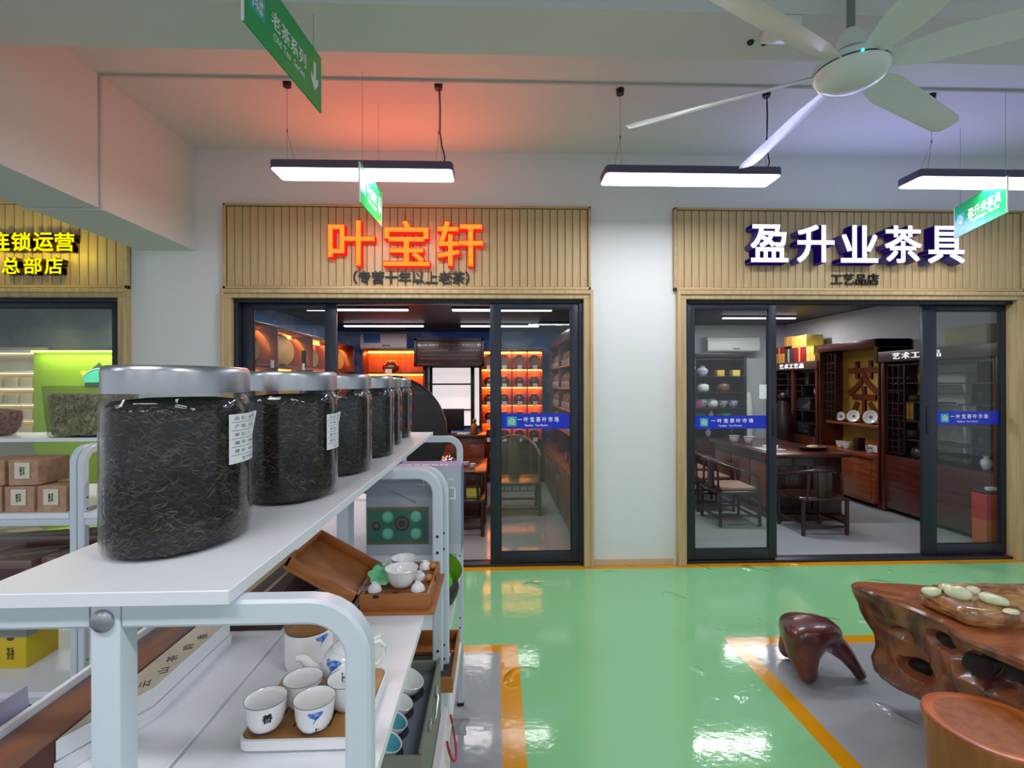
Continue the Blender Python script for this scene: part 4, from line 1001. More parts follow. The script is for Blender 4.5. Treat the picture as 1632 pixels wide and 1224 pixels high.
for v in g.bm.verts:
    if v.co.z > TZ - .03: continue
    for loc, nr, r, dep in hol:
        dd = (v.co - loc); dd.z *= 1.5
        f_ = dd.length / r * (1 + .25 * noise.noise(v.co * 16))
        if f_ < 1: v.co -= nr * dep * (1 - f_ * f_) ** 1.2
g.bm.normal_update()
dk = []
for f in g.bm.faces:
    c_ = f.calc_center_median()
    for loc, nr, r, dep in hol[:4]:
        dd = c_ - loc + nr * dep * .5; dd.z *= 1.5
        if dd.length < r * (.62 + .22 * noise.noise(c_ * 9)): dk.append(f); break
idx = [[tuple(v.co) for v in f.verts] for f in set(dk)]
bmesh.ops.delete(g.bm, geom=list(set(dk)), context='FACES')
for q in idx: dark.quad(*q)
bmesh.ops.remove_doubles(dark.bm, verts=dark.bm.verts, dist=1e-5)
part('root_base', g, M_root, t, 70)
part('hollow_shade', dark, M_rootd, t, 70)['kind'] = 'stuff'  # faces in the dents coloured dark to deepen their shade
g = G(); inner = [[tuple(Vector(p)) for p in rs[0]]]
for k in (.9, .7, .4, .1): inner.append([(RC.x + (p[0] - RC.x) * k, RC.y + (p[1] - RC.y) * k, TZ - .004 + .006 * noise.noise(Vector((p[0] * k * 3, p[1] * 3, 0)))) for p in rs[0]])
g.rings(inner, False, True); part('table_top', g, M_top, t, 70)
# hollows in the left flank, their shade given as a dark colour
def hollow_shade(c, rx, rz, ang, dep=.05):
    g = G(); M = Matrix.Translation(c) @ Matrix.Rotation(ang, 4, 'Z'); rs_ = []
    for k, (s, d_) in enumerate(((1.12, -.010), (1.0, .004), (.86, -.004), (.6, -.02), (.2, -.03))):
        rs_.append([M @ Vector((d_, s * rx * math.cos(a_) * (1 + .18 * math.sin(3 * a_)), s * rz * math.sin(a_) * (1 + .15 * math.cos(2 * a_)))) for a_ in [2 * math.pi * i / 26 for i in range(26)]])
    g.rings(rs_, False, True); part('hollow_shade', g, M_rootd, t, 60)

# maroon three-legged stool
def stool_skin(name, label, parts):
    pass
t = thing('root_stool', 'dark maroon three-legged root stool on the grey floor', 'stool', (1.60, 2.50, 0))
M_mar = mat('maroon_wood', (104, 48, 44), .3, rgb2=(70, 28, 28), scale=(8, 8, 8), coat=.35, lo=.35, hi=.7, dist=.8)
me = bpy.data.meshes.new('seat_and_legs'); V = []; E_ = []; RAD = []
def node(p, r, par=None):
    V.append(p); RAD.append(r)
    if par is not None: E_.append((par, len(V) - 1))
    return len(V) - 1
c0 = node((1.60, 2.52, .25), (.115, .125)); 
c1 = node((1.60, 2.52, .335), (.13, .14), c0)
V[1] = (1.60, 2.52, .31); RAD[1] = (.15, .145)
for P_ in ([((1.55, 2.49, .15), .082), ((1.555, 2.46, .07), .056), ((1.56, 2.44, .012), .052)], [((1.72, 2.52, .19), .06), ((1.80, 2.49, .09), .038), ((1.85, 2.47, .008), .026)], [((1.60, 2.64, .15), .07), ((1.60, 2.68, .06), .05), ((1.60, 2.70, .012), .046)]):
    k = c0
    for p, r in P_: k = node(p, (r, r), k)
me.from_pydata(V, E_, [])
o = bpy.data.objects.new('seat_and_legs', me); COL.objects.link(o)
md = o.modifiers.new('s', 'SKIN'); 
for i, r in enumerate(RAD): me.skin_vertices[0].data[i].radius = r
me.skin_vertices[0].data[0].use_root = True
o.modifiers.new('b', 'SUBSURF').levels = 3
dg = bpy.context.evaluated_depsgraph_get(); me2 = bpy.data.meshes.new_from_object(o.evaluated_get(dg)); bpy.data.objects.remove(o)
g = G(); g.bm.from_mesh(me2)
for v in g.bm.verts:
    nrm = noise.noise_vector(v.co * 9) * .012 + noise.noise_vector(v.co * 24) * .003
    v.co += nrm
    ztop = .352 + (1.60 - v.co.x) * .16 + (v.co.y - 2.5) * .10 + .006 * noise.noise(v.co * 12) - .0
    if v.co.z > ztop: v.co.z = ztop + (v.co.z - ztop) * .02
    if v.co.z < 0: v.co.z = 0
part('seat_and_legs', g, M_mar, t, 70)
# orange stump stool
t = thing('stump_stool', 'orange-brown round stump stool with dished top, in front of the root table', 'stool', (1.60, 1.56, 0))
c = (1.60, 1.565, 0)
g = G(); g.lathe([(.135, 0), (.150, .02), (.158, .15), (.162, .28), (.172, .37), (.176, .39), (.172, .40)], c, 48)
for v in g.bm.verts:
    a_ = math.atan2(v.co.y - c[1], v.co.x - c[0]); k = 1 + .03 * math.sin(3 * a_ + 1) + .015 * noise.noise(v.co * 8)
    v.co.x = c[0] + (v.co.x - c[0]) * k; v.co.y = c[1] + (v.co.y - c[1]) * k
part('trunk', g, wood('stump_side', (170, 98, 44), (138, 72, 32), 'z', .4, coat=.2), t, 60)
g = G(); g.lathe([(.174, .3985), (.160, .402), (.125, .398), (.09, .386), (.04, .382), (.005, .382)], c, 48)
for v in g.bm.verts:
    a_ = math.atan2(v.co.y - c[1], v.co.x - c[0]); k = 1 + .03 * math.sin(3 * a_ + 1)
    v.co.x = c[0] + (v.co.x - c[0]) * k; v.co.y = c[1] + (v.co.y - c[1]) * k
part('seat', g, mat('stump_top', (204, 108, 48), .35, rgb2=(180, 86, 38), scale=(10, 10, 10), coat=.2), t, 60)
# stone slab
SL = [(1.815, 2.08), (1.812, 1.96), (1.84, 1.885), (1.98, 1.855), (2.3, 1.86), (2.6, 1.9), (2.62, 2.0), (2.4, 2.1), (2.15, 2.14), (1.95, 2.145), (1.86, 2.12)]
sl = smooth_loop(SL, 64); SC = Vector((2.18, 2.0, 0)); g = G(); rs = []
for z, k in ((TZ - .004, .95), (TZ + .008, .985), (TZ + .03, 1.0), (TZ + .056, .975), (TZ + .066, .93), (TZ + .060, .8), (TZ + .066, .5), (TZ + .064, .1)):
    rs.append([(SC.x + (p.x - SC.x) * k * (1 + .03 * noise.noise(Vector((p.x * 14, p.y * 14, z * 30)))), SC.y + (p.y - SC.y) * k * (1 + .04 * noise.noise(Vector((p.x * 14, p.y * 14, z * 30 + 3)))), z + .006 * noise.noise(Vector((p.x * 10 * k, p.y * 10 * k, 5)))) for p in sl])
g.rings(rs); o = part('stone_slab', g, mat('onyx_stone', (176, 128, 76), .2, rgb2=(122, 78, 42), scale=(9, 9, 16), coat=.8, lo=.4, hi=.6, dist=1.5), None, 60); rebase(o, (SC.x, SC.y, TZ)); tag(o, 'glossy amber stone slab lying on the root tea table', 'slab')
M_jade = mat('pale_jade', (226, 228, 194), .25, rgb2=(206, 214, 170), scale=(20, 20, 20), coat=.4)
for i, (px, py, r, k, l) in enumerate(((1484, 936, .034, .62, 'pale jade piece at the far left of the slab'), (1510, 931, .034, .6, 'pale jade piece at the back of the slab, second from its left'), (1527, 941, .040, .72, 'biggest pale jade piece, highest on the stone slab'), (1550, 934, .030, .68, 'small round pale jade piece at the back of the slab'), (1583, 950, .042, .6, 'wide pale jade piece near the middle of the slab'), (1612, 965, .028, .35, 'thin ivory chip near the right end of the slab'))):
    p = at(px, py + 6, z=TZ + .075); g = G(); g.lathe([(r * .45, 0), (r * .85, r * .12), (r, r * .45), (r * .9, r * .95), (r * .55, r * 1.25), (r * .1, r * 1.32)], (0, 0, 0), 20, 1.15, .85)
    for v in g.bm.verts: v.co.z *= k * 1.15; v.co += Vector(noise.noise_vector(v.co * 22 + Vector((i, i, i)))) * r * .16
    o = part('jade_piece', g, M_jade, None, 70); o.location = (p.x, p.y, TZ + .060); o.rotation_euler = (0, 0, i * 1.3); tag(o, l, 'ornament', 'pale jade pieces on the stone slab')

# ================================================================== first shop: red-lit tea shop
M_ceild = mat('dark_ceiling', (44, 26, 28), .5)
M_cloud = mat('cloud_frieze', (52, 122, 214), .6, rgb2=(206, 222, 236), scale=(1.6, 1.6, 3.2), detail=6, lo=.46, hi=.72)
M_cellback = wood('cell_back', (222, 104, 50), (190, 80, 36), 'z', .45)
M_card = mat('price_card', (226, 224, 226), .6)
A0, A1, AY0, AY1, AZ = -2.46, 1.14, D + .14, 7.98, 2.33
g = G(); g.box(A0 - .1, A1 + .1, AY0 - .14 + .1, AY1 + .1, -.1, -.002); struct('floor.001', g, M_shopf)
g = G(); g.box(A0, A1, AY0, AY1, AZ, AZ + .08); struct('ceiling.001', g, M_ceild)
g = G(); g.box(A0 - .08, A0, AY0, AY1, 0, AZ + .08); struct('wall_left', g, M_cloud)
g = G(); g.box(A1, A1 + .08, AY0, AY1, 0, AZ + .08); struct('wall_right', g, M_cloud)
WX0_, WX1_, WZ0_, WZ1_ = -1.02, -.22, .80, 1.80
g = G(); g.box(A0, WX0_, AY1, AY1 + .1, 0, AZ); g.box(WX1_, A1, AY1, AY1 + .1, 0, AZ); g.box(WX0_, WX1_, AY1, AY1 + .1, 0, WZ0_); g.box(WX0_, WX1_, AY1, AY1 + .1, WZ1_, AZ); struct('wall_back.001', g, M_cloud)
# window with dark frame and a bright frosted pane
wn = bpy.data.objects.new('window_1', None); COL.objects.link(wn); wn.location = (-.62, AY1, WZ0_); wn['kind'] = 'structure'; ORG['window_1'] = Vector(wn.location)
M_day = mat('daylit_pane', (226, 222, 222), .6, emit=(232, 226, 226), estr=.85)
g = G(); g.box(WX0_, WX1_, AY1 + .05, AY1 + .06, WZ0_, WZ1_); part('pane', g, M_day, wn, 0)
for q in ((WX0_, WX0_ + .03, WZ0_, WZ1_), (WX1_ - .03, WX1_, WZ0_, WZ1_), (-.385, -.325, WZ0_, WZ1_)):
    g = G(); g.box(q[0], q[1], AY1 + .0, AY1 + .05, q[2], q[3], .003); part('window_frame', g, M_alu, wn)
for z in (WZ0_ + .02, WZ1_ - .02): g = G(); g.box(WX0_, WX1_, AY1, AY1 + .05, z - .02, z + .02, .003); part('window_frame', g, M_alu, wn)
for z in (1.09, 1.50): g = G(); g.box(WX0_ + .03, -.385, AY1 + .02, AY1 + .05, z - .012, z + .012, .002); part('glazing_bar', g, M_alu, wn)
g = G(); g.box(-.345, -.325, AY1 - .03, AY1, 1.18, 1.24, .003); part('window_handle', g, M_black, wn)
# ceiling tubes
for x, y, l in ((-2.0, 5.4, 'ceiling tube lamp at the front left of the red-lit shop'), (-.46, 5.4, 'ceiling tube lamp at the front right of the red-lit shop'), (-2.05, 6.9, 'ceiling tube lamp at the back left of the red-lit shop'), (-.47, 6.9, 'ceiling tube lamp at the back right of the red-lit shop')):
    t = thing('tube_lamp', l, 'lamp', (x + .54, y, AZ - .06), 'ceiling tube lamps')
    g = G(); g.box(x, x + 1.08, y - .03, y + .03, AZ - .03, AZ, .004); part('housing', g, M_fix, t)
    g = G(); g.box(x + .005, x + 1.075, y - .026, y + .026, AZ - .045, AZ - .03, .006); part('diffuser', g, M_tube, t)
    area('tube_light', (x + .54, y, AZ - .05), 1.0, .05, 7, (1, .92, .9))

def led(par, x0, x1, y0_, y1, z0, z1):
    if x1 - x0 > y1 - y0_: area('shelf_light', ((x0 + x1) / 2, y0_ - .03, z0 - .004), x1 - x0, .02, 2.2, (1, .32, .06), (R(14), 0, 0))
    elif z0 > 1.2: area('shelf_light', (x1 + .05, (y0_ + y1) / 2, z0 - .004), .02, y1 - y0_, 13, (1, .32, .06), (0, R(14), 0))
    g = G(); g.box(x0, x1, y0_, y1, z0, z1); return part('light_strip', g, M_orange, par, 0)
# back wall cubby shelf, right of the window: 4 columns x 5 rows
cxs = [-.205 + .233 * i for i in range(5)]; rz = [2.0, 1.727, 1.452, 1.18, .905, .63]; yF, yB = 7.62, 7.96
t = thing('cubby_shelf', 'red-lit wooden cubby shelf of tea jars right of the window', 'shelf', (.26, yF, 0))
g = G(); g.box(cxs[0], cxs[-1], yB - .02, yB, .0, 2.03); part('back_panel', g, M_cellback, t, 0)
for x in cxs: g = G(); g.box(x - .008, x + .008, yF, yB - .02, .60, 2.03, .002); part('divider', g, M_rose, t)
for z in rz: g = G(); g.box(cxs[0], cxs[-1], yF - .005, yB - .02, z - .002, z + .022, .002); part('shelf_board', g, M_rosex, t)
for z in rz[:5]: led(t, cxs[0] + .01, cxs[-1] - .01, yB - .06, yB - .045, z - .016, z - .004)
g = G(); g.box(cxs[0], cxs[-1], yF, yF + .02, .05, .60, .003); part('lower_door', g, M_rosex, t)
M_pot = mat('glazed_red_jar', (140, 66, 44), .12, rgb2=(84, 40, 32), scale=(6, 6, 12), coat=1)
M_pot2 = mat('amber_glass', (190, 130, 88), .1, coat=1)
proto = {}
def tea_pot_jar(loc, label, kind, r, group):
    if kind in proto: return dup(proto[kind], loc, label, group)
    t = thing('round_tea_jar', label, 'jar', (0, 0, 0), group)
    g = G()
    if kind == 'tall': pr = [(.55, 0), (.62, .05), (.92, .6), (1, 1.05), (.86, 1.5), (.58, 1.72), (.55, 1.82)]
    elif kind == 'cake': pr = None
    else: pr = [(.5, 0), (.62, .05), (.95, .5), (1, .85), (.88, 1.25), (.6, 1.5), (.56, 1.6)]
    g.lathe([(a * r, b * r) for a, b in pr], (0, 0, 0), 22); part('jar_body', g, M_pot, t, 60)
    zt = pr[-1][1] * r
    g = G(); g.lathe([(.62 * r, zt - .004), (.62 * r, zt + .10 * r), (.45 * r, zt + .22 * r), (.1 * r, zt + .28 * r)], (0, 0, 0), 20); part('jar_lid', g, M_pot2, t, 60)
    proto[kind] = t; t.location = loc; return t
for r_ in range(5):
    for c_ in range(4):
        x = (cxs[c_] + cxs[c_ + 1]) / 2; z = rz[r_ + 1] + .0225
        g = G(); g.box(x - .035, x + .035, yF - .009, yF - .006, z - .03, z + .035); part('price_card', g, M_card, t, 0)
        tea_pot_jar((x, yF + .17, z), 'round tea jar, %s cubby from the window, %s row of red-lit shelf' % (ORD[c_], ORD[r_]), 'round' if (r_ + c_) % 3 else 'tall', .082 if (r_ + c_) % 3 else .072, 'round tea jars in the cubby shelf') if r_ else None
    if not r_:
        for c_ in range(4):
            x = (cxs[c_] + cxs[c_ + 1]) / 2; z = rz[1] + .0225
            o = thing('tea_cake', 'flat round tea cake on a low stand, %s cubby of the top red-lit row' % ORD[c_], 'tea cake', (x, yF + .16, z), 'tea cakes in the top cubby row')
            g = G(); g.box(x - .07, x + .07, yF + .10, yF + .22, z, z + .02, .002); part('stand', g, M_dark, o)
            g = G(); g.lathe([(.02, -.016), (.085, -.014), (.095, 0), (.085, .014), (.02, .016)], (x, yF + .18, z + .115), 24, M=Matrix.Rotation(R(78), 4, 'X')); part('cake', g, mat('wrapped_cake', (176, 120, 84), .6), o, 50)
# back wall shelf, left of the window
t = thing('cubby_shelf', 'red-lit wooden wall shelf below the air conditioner, left of the window', 'shelf', (-1.6, yF, 0))
xl0, xl1 = -1.99, -1.075
g = G(); g.box(xl0, xl1, yB - .02, yB, 0, 2.03); part('back_panel', g, M_cellback, t, 0)
for x in (xl0, xl1): g = G(); g.box(x - .012, x + .012, yF, yB - .02, 0, 2.03, .002); part('divider', g, M_rose, t)
for z in (1.66, 1.27, .88, .49): g = G(); g.box(xl0, xl1, yF - .005, yB - .02, z - .002, z + .022, .002); part('shelf_board', g, M_rosex, t)
g = G(); g.box(xl0, xl1, yF - .005, yB - .02, 2.008, 2.032, .002); part('shelf_board', g, M_rosex, t)
for z in (2.008, 1.66, 1.27, .88): led(t, xl0 + .02, xl1 - .02, yB - .08, yB - .06, z - .02, z - .006)
g = G(); g.box(-1.65, -1.55, yF - .009, yF - .006, 1.665, 1.73); part('price_card', g, M_card, t, 0)
tea_pot_jar((-1.60, yF + .17, 1.6825), 'large dark round tea jar under the air conditioner', 'round', .082, 'round tea jars in the cubby shelf').scale = (1.6, 1.2, 1.2)
tea_pot_jar((-1.45, yF + .17, 1.2925), 'round lidded tea jar on the lower lit shelf left of the window', 'round', .08, 'round tea jars in the cubby shelf')
g = G(); g.box(-1.062, -1.02, yF + .1, AY1, 0, 2.0, .003); g.box(-.22, -.205, yF + .1, AY1, 0, 2.0, .003); struct('trim_6', g, M_rose)
def aircon(loc, w_, label, panel):
    x, y, z = loc; t = thing('air_conditioner', label, 'air conditioner', loc)
    g = G(); rs = []
    for xx in (x - w_ / 2, x + w_ / 2): rs.append([(xx, y, z), (xx, y - .20, z), (xx, y - .235, z + .03), (xx, y - .235, z + .17), (xx, y - .21, z + .245), (xx, y - .16, z + .26), (xx, y, z + .26)])
    g.rings(rs); part('body', g, mat('ac_white', (206, 206, 210), .35), t, 30)
    g = G(); g.box(x - w_ / 2 + .03, x + w_ / 2 - .03, y - .212, y - .205, z + .004, z + .022, .002); part('air_outlet', g, M_black, t)
    g = G(); g.box(x - .02, x + .10, y - .2385, y - .235, z + .05, z + .065); part('display', g, M_black, t, 0)
    if panel: g = G(); g.box(x - w_ / 2 + .05, x - w_ / 2 + .30, y - .2385, y - .235, z + .10, z + .235); part('energy_label', g, mat('energy_blue', (40, 92, 160), .5), t, 0)
aircon((-1.70, 7.97, 2.035), .70, 'white wall air conditioner with a blue sticker above the lit shelf', True)
# hanging plaque
t = thing('wooden_plaque', 'dark carved wooden plaque hanging above the window', 'plaque', (-.70, 7.55, 1.79))
g = G(); g.box(-1.16, -.20, 7.50, 7.55, 1.79, 2.16, .006); part('board', g, mat('plaque_wood', (62, 48, 46), .3, coat=.4), t)
for q in ((-1.20, -.16, 2.145, 2.185), (-1.20, -.16, 1.765, 1.805), (-1.20, -1.155, 1.765, 2.185), (-.205, -.16, 1.765, 2.185)):
    g = G(); g.box(q[0], q[1], 7.485, 7.555, q[2], q[3], .004); part('frame', g, M_dark, t)
g = G()
for r_ in range(5):
    x = -1.1
    while x < -.28:
        l_ = rnd.uniform(.012, .03); g.box(x, x + l_, 7.4985, 7.4995, 1.87 + r_ * .052, 1.895 + r_ * .052); x += l_ + rnd.uniform(.008, .02)
part('carved_lines', g, mat('plaque_ink', (96, 84, 80), .5), t, 0)['kind'] = 'stuff'
for x in (-1.1, -.26): g = G(); g.cyl((x, 7.52, 2.18), (x, 7.52, AZ), .004, n=6); part('hanging_wire', g, M_dark, t)

# long shelf on the left wall: open cells with tea cakes
MARK = set(COL.objects)
t = thing('tea_shelf', 'long red-lit shelf on the left wall holding round tea cakes', 'shelf', (-2.28, 6, 0))
xf, xb = -2.13, -2.45; ydv = [4.30, 4.90, 5.85, 6.80, 7.60]; zsh = [2.05, 1.665, 1.27, .88, .49]
g = G(); g.box(xb, xb + .02, 4.30, 7.60, 0, 2.07); part('back_panel', g, M_cellback, t, 0)
for y in ydv: g = G(); g.box(xb + .02, xf, y - .01, y + .01, 0, 2.07, .002); part('divider', g, M_rose, t)
for z in zsh: g = G(); g.box(xb + .02, xf + .005, 4.30, 7.60, z, z + .024, .002); part('shelf_board', g, M_rosey, t)
for z in zsh[:4]: led(t, xb + .05, xb + .07, 4.32, 7.58, z - .018, z - .004)
for y in (4.72, 5.5, 6.4): g = G(); g.box(xf + .006, xf + .009, y, y + .07, 1.66, 1.735); part('price_card', g, M_card, t, 0)
M_cake = mat('cake_wrapper', (224, 168, 92), .55, rgb2=(206, 146, 74), scale=(9, 9, 9))
def standing_cake(y, z, r, label, a=28, x=-2.24, m=None):
    o = thing('tea_cake', label, 'tea cake', (x, y, z), 'tea cakes on the left wall shelf')
    M = Matrix.Rotation(R(-a), 4, 'Z') @ Matrix.Rotation(R(82), 4, 'Y')
    g = G(); g.lathe([(.02, -.02), (r * .9, -.018), (r, 0), (r * .9, .018), (.02, .02)], (x, y, z + r * 1.0 + .004), 30, M=M); part('cake', g, m or M_cake, o, 50)
    g = G(); g.box(x - .05, x + .06, y - .05, y + .05, z, z + .022, .002); part('stand', g, M_dark, o)
for y, r, l in ((4.48, .14, 'round tea cake at the near end of the left wall shelf, by the door frame'), (5.22, .17, 'large round tea cake in the cell behind the left glass door leaf'), (7.02, .16, 'round tea cake in the far cell beside the door stile, top row'), (6.05, .13, 'round tea cake at the middle of the left wall shelf, top row')):
    standing_cake(y, 1.691, r, l)
for y, l in ((4.6, 'round tea cake in the nearest lower cell of the left wall shelf'), (5.4, 'round tea cake in the second lower cell of the left wall shelf'), (6.3, 'round tea cake in the third lower cell of the left wall shelf')): standing_cake(y, 1.296, .15, l)
g = G(); g.box(-2.40, -2.36, 4.62, 4.86, 1.70, 1.99, .003); o = part('tea_box', g, mat('yellow_tea_box', (236, 196, 40), .5)); rebase(o, (-2.38, 4.74, 1.69)); tag(o, 'square yellow tea box behind glass at the top of the left wall shelf', 'box')
g = G(); g.box(-2.26, -2.20, 5.98, 6.06, 1.69, 1.90, .003); g.xf(Matrix.Identity(4)); o = part('tea_packet', g, mat('packet_dark', (70, 56, 50), .4)); rebase(o, (-2.23, 5.9, 1.69)); tag(o, 'dark upright tea packet beside the door stile on the left wall shelf', 'packet'); o.location.y = 5.76

for o in list(COL.objects):
    if o not in MARK and o.type == 'LIGHT': o.location.y += .11
shift_new(0, .11)
# right wall cabinet with rows of wrapped tea
t = thing('tea_cabinet', 'long wooden cabinet with tea shelves along the right wall', 'cabinet', (.93, 6.1, 0))
xf, xb = .735, 1.13; yr0, yr1 = 4.42, 7.60
g = G(); g.box(xf, xb, yr0, yr1, .06, .585); part('cabinet_body', g, wood('cabinet_brown', (112, 62, 40), (88, 46, 30), 'y', .4), t)
g = G(); g.box(xf - .01, xb, yr0, yr1, .585, .61, .003); part('counter_top', g, M_rosel, t)
for k in range(5):
    y0_ = yr0 + k * .636
    g = G(); g.box(xf - .012, xf, y0_ + .01, y0_ + .626, .09, .565, .003); d_ = part('door', g, MATS['cabinet_brown'], t)
    g = G(); yy = y0_ + (.56 if k % 2 else .08); g.box(xf - .024, xf - .012, yy - .006, yy + .006, .36, .46, .003); part('handle', g, M_steel, d_)
g = G(); g.box(xb - .02, xb, yr0, yr1, .61, 2.07); part('back_panel', g, wood('shelf_back', (112, 56, 40), (90, 42, 30), 'z', .5), t)
zz_ = [.93, 1.2, 1.46, 1.73, 2.04]
for z in zz_: g = G(); g.box(xf + .10, xb - .02, yr0, yr1, z - .022, z, .002); part('shelf_board', g, M_rosel, t)
for y in (yr0, 5.5, 6.55, yr1 - .02): g = G(); g.box(xf + .10, xb - .02, y, y + .02, .61, 2.07, .002); part('divider', g, M_rose, t)
g = G(); g.box(xf + .08, xf + .10, yr0, yr1, 2.03, 2.12, .003); part('cornice', g, M_rosey, t)
cake0 = None; nm = ['lowest', 'second lowest', 'middle', 'second highest']
for r_, z in enumerate(zz_[:4]):
    for k in range(22):
        y = yr0 + .09 + k * .142
        if any(abs(y - q) < .03 for q in (5.5, 6.55)): continue
        lab = 'thin wrapped tea cake on edge, %s row of the right wall cabinet' % nm[r_]
        if cake0 is None:
            cake0 = thing('tea_cake', lab, 'tea cake', (0, 0, 0), 'tea cakes in the right wall cabinet, lowest row')
            g = G(); g.lathe([(.02, -.014), (.09, -.012), (.098, 0), (.09, .012), (.02, .014)], (0, 0, .099), 16, M=Matrix.Rotation(R(90), 4, 'X')); part('cake', g, mat('brown_wrapper', (168, 110, 84), .6), cake0, 50)
            g = G(); g.box(-.105, -.098, -.016, .016, .0, .075, .002); part('price_tag', g, M_card, cake0)
            cake0.location = (xf + .24, y, z)
        else: dup(cake0, (xf + .24, y, z), lab, 'tea cakes in the right wall cabinet, %s row' % nm[r_])
for k, y in enumerate((4.62, 4.86, 5.12, 5.3, 5.62)):
    o = thing('small_bottle', 'small silver-capped bottle on the right wall cabinet counter, %s from the door' % ORD[k], 'bottle', (xf + .07, y, .611), 'bottles on the right wall counter')
    g = G(); g.lathe([(.018, 0), (.02, .004), (.02, .07), (.008, .085), (.008, .10)], (xf + .07, y, .611), 14); part('bottle', g, M_pot, o, 50)
    g = G(); g.lathe([(.010, .097), (.010, .118)], (xf + .07, y, .611), 12); part('cap', g, M_steel, o)

# round screen, monitor, counter, tea table, chairs
t = thing('round_screen', 'big round dark wooden disc standing behind the display rack', 'screen', (-1.109, 5.28, 0))
g = G(); M = Matrix.Rotation(R(90), 4, 'X'); g.lathe([(.565, -.02), (.597, -.012), (.602, 0), (.597, .012), (.565, .02)], (-1.109, 5.28, .988), 64, M=M); part('disc', g, mat('black_lacquer', (18, 13, 16), .35, coat=.1), t, 40)
g = G(); g.lathe([(.598, -.024), (.609, -.02), (.609, .02), (.598, .024)], (-1.109, 5.28, .988), 64, M=M, cap0=False, cap1=False); part('rim', g, mat('lacquer_rim', (70, 44, 44), .25, coat=.5), t, 60)
g = G(); g.box(-1.48, -.74, 5.17, 5.38, 0, .06, .006); part('foot', g, M_dark, t)
for x in (-1.38, -.84): g = G(); g.box(x - .03, x + .03, 5.25, 5.31, .06, .56, .004); part('support', g, M_dark, t)
t = thing('sales_counter', 'dark wooden counter below the back window', 'counter', (-.6, 6.8, 0))
g = G(); g.box(-1.3, -.14, 6.7, 7.1, .0, .79, .004); part('body', g, M_rosex, t)
g = G(); g.box(-1.33, -.12, 6.66, 7.12, .79, .825, .004); part('top', g, M_rosex, t)
for x in (-1.2, -.82, -.44): g = G(); g.box(x, x + .30, 6.688, 6.70, .35, .70, .004); part('drawer', g, M_rosel, t)
t = thing('monitor', 'black computer monitor on the counter in front of the window', 'monitor', (-.60, 6.85, .826))
g = G(); g.box(-.84, -.42, 6.84, 6.87, .87, 1.165, .004); part('screen', g, M_black, t)
g = G(); g.box(-.66, -.60, 6.87, 6.89, .83, 1.0, .003); part('stand', g, M_black, t)
g = G(); g.box(-.74, -.52, 6.80, 6.96, .826, .836, .003); part('foot', g, M_black, t)
t = thing('figurine', 'small brass figurine on the counter under the window', 'figurine', (-.28, 6.85, .826))
g = G(); g.lathe([(.05, 0), (.055, .01), (.04, .05), (.05, .09), (.03, .13), (.012, .15)], (-.28, 6.85, .826), 16); part('figure_body', g, mat('aged_brass', (150, 104, 50), .35, .6), t, 60)
g = G(); g.ball((-.28, 6.85, 1.0), .03); part('figure_head', g, MATS['aged_brass'], t, 60)
t = thing('tea_table', 'dark rosewood tea table with tea ware, seen through the open door', 'table', (-.8, 5.9, 0))
g = G(); g.box(-1.45, -.095, 5.40, 6.34, .53, .565, .006); part('tabletop', g, M_rosex, t)
g = G(); g.box(-1.38, -.15, 5.46, 6.28, .40, .53, .004); part('apron', g, M_rosex, t)
g = G(); g.box(-1.38, -.15, 5.47, 5.50, .06, .40, .003); part('modesty_panel', g, M_rosex, t)
for x in (-1.40, -.13):
    for y in (5.46, 6.26): g = G(); g.box(x - .03, x + .03, y - .03, y + .03, 0, .53, .004); part('leg', g, M_rose, t)
def pot(loc, label, m, r=.06, name='teapot', cat='teapot'):
    t = thing(name, label, cat, loc); x, y, z = loc
    g = G(); g.lathe([(r * .6, 0), (r * .9, r * .2), (r, r * .7), (r * .75, r * 1.2), (r * .4, r * 1.35)], loc, 20); part('pot_body', g, m, t, 60)
    g = G(); g.lathe([(r * .42, r * 1.33), (r * .35, r * 1.5), (r * .12, r * 1.58), (r * .16, r * 1.75), (r * .05, r * 1.8)], loc, 16); part('pot_lid', g, m, t, 60)
    g = G(); g.tube([(x + r * .8, y, z + r * .5), (x + r * 1.4, y, z + r * .8), (x + r * 1.7, y, z + r * 1.3)], [r * .22, r * .16, r * .1], 8); part('spout', g, m, t, 60)
    g = G(); g.tube([(x - r * .7, y, z + r * 1.15), (x - r * 1.4, y, z + r * 1.1), (x - r * 1.5, y, z + r * .6), (x - r * .9, y, z + r * .3)], r * .1, 6); part('pot_handle', g, m, t, 60)
pot((-.52, 5.62, .566), 'silver kettle on the tea table beyond the rack', mat('kettle_silver', (190, 190, 196), .15, 1), .09, 'kettle', 'kettle')
pot((-.66, 5.95, .566), 'white teapot behind the silver kettle on the tea table', M_china, .07)
t = thing('tissue_box', 'white covered jar beside the far rack post on the tea table', 'jar', (-.88, 5.75, .566))  # white china jar with a lid
g = G(); g.lathe([(.06, 0), (.065, .004), (.065, .11), (.06, .12)], (-.88, 5.75, .566), 24); part('jar_body', g, M_china, t, 50)
g = G(); g.lathe([(.062, .12), (.05, .145), (.015, .155), (.012, .175)], (-.88, 5.75, .566), 20); part('jar_lid', g, M_china, t, 60)
for k, (x, y, l) in enumerate(((-.40, 5.55, 'white teacup at the front of the rosewood tea table'), (-.33, 5.72, 'white teacup beside the kettle on the rosewood tea table'), (-.25, 5.6, 'white teacup nearest the right end of the rosewood tea table'))):
    o = thing('teacup', l, 'cup', (x, y, .566), 'cups on the rosewood tea table'); g = G(); g.lathe([(.018, 0), (.03, .02), (.036, .05), (.033, .05), (.027, .02), (.005, .006)], (x, y, .566), 16); part('cup_body', g, M_china, o, 60)

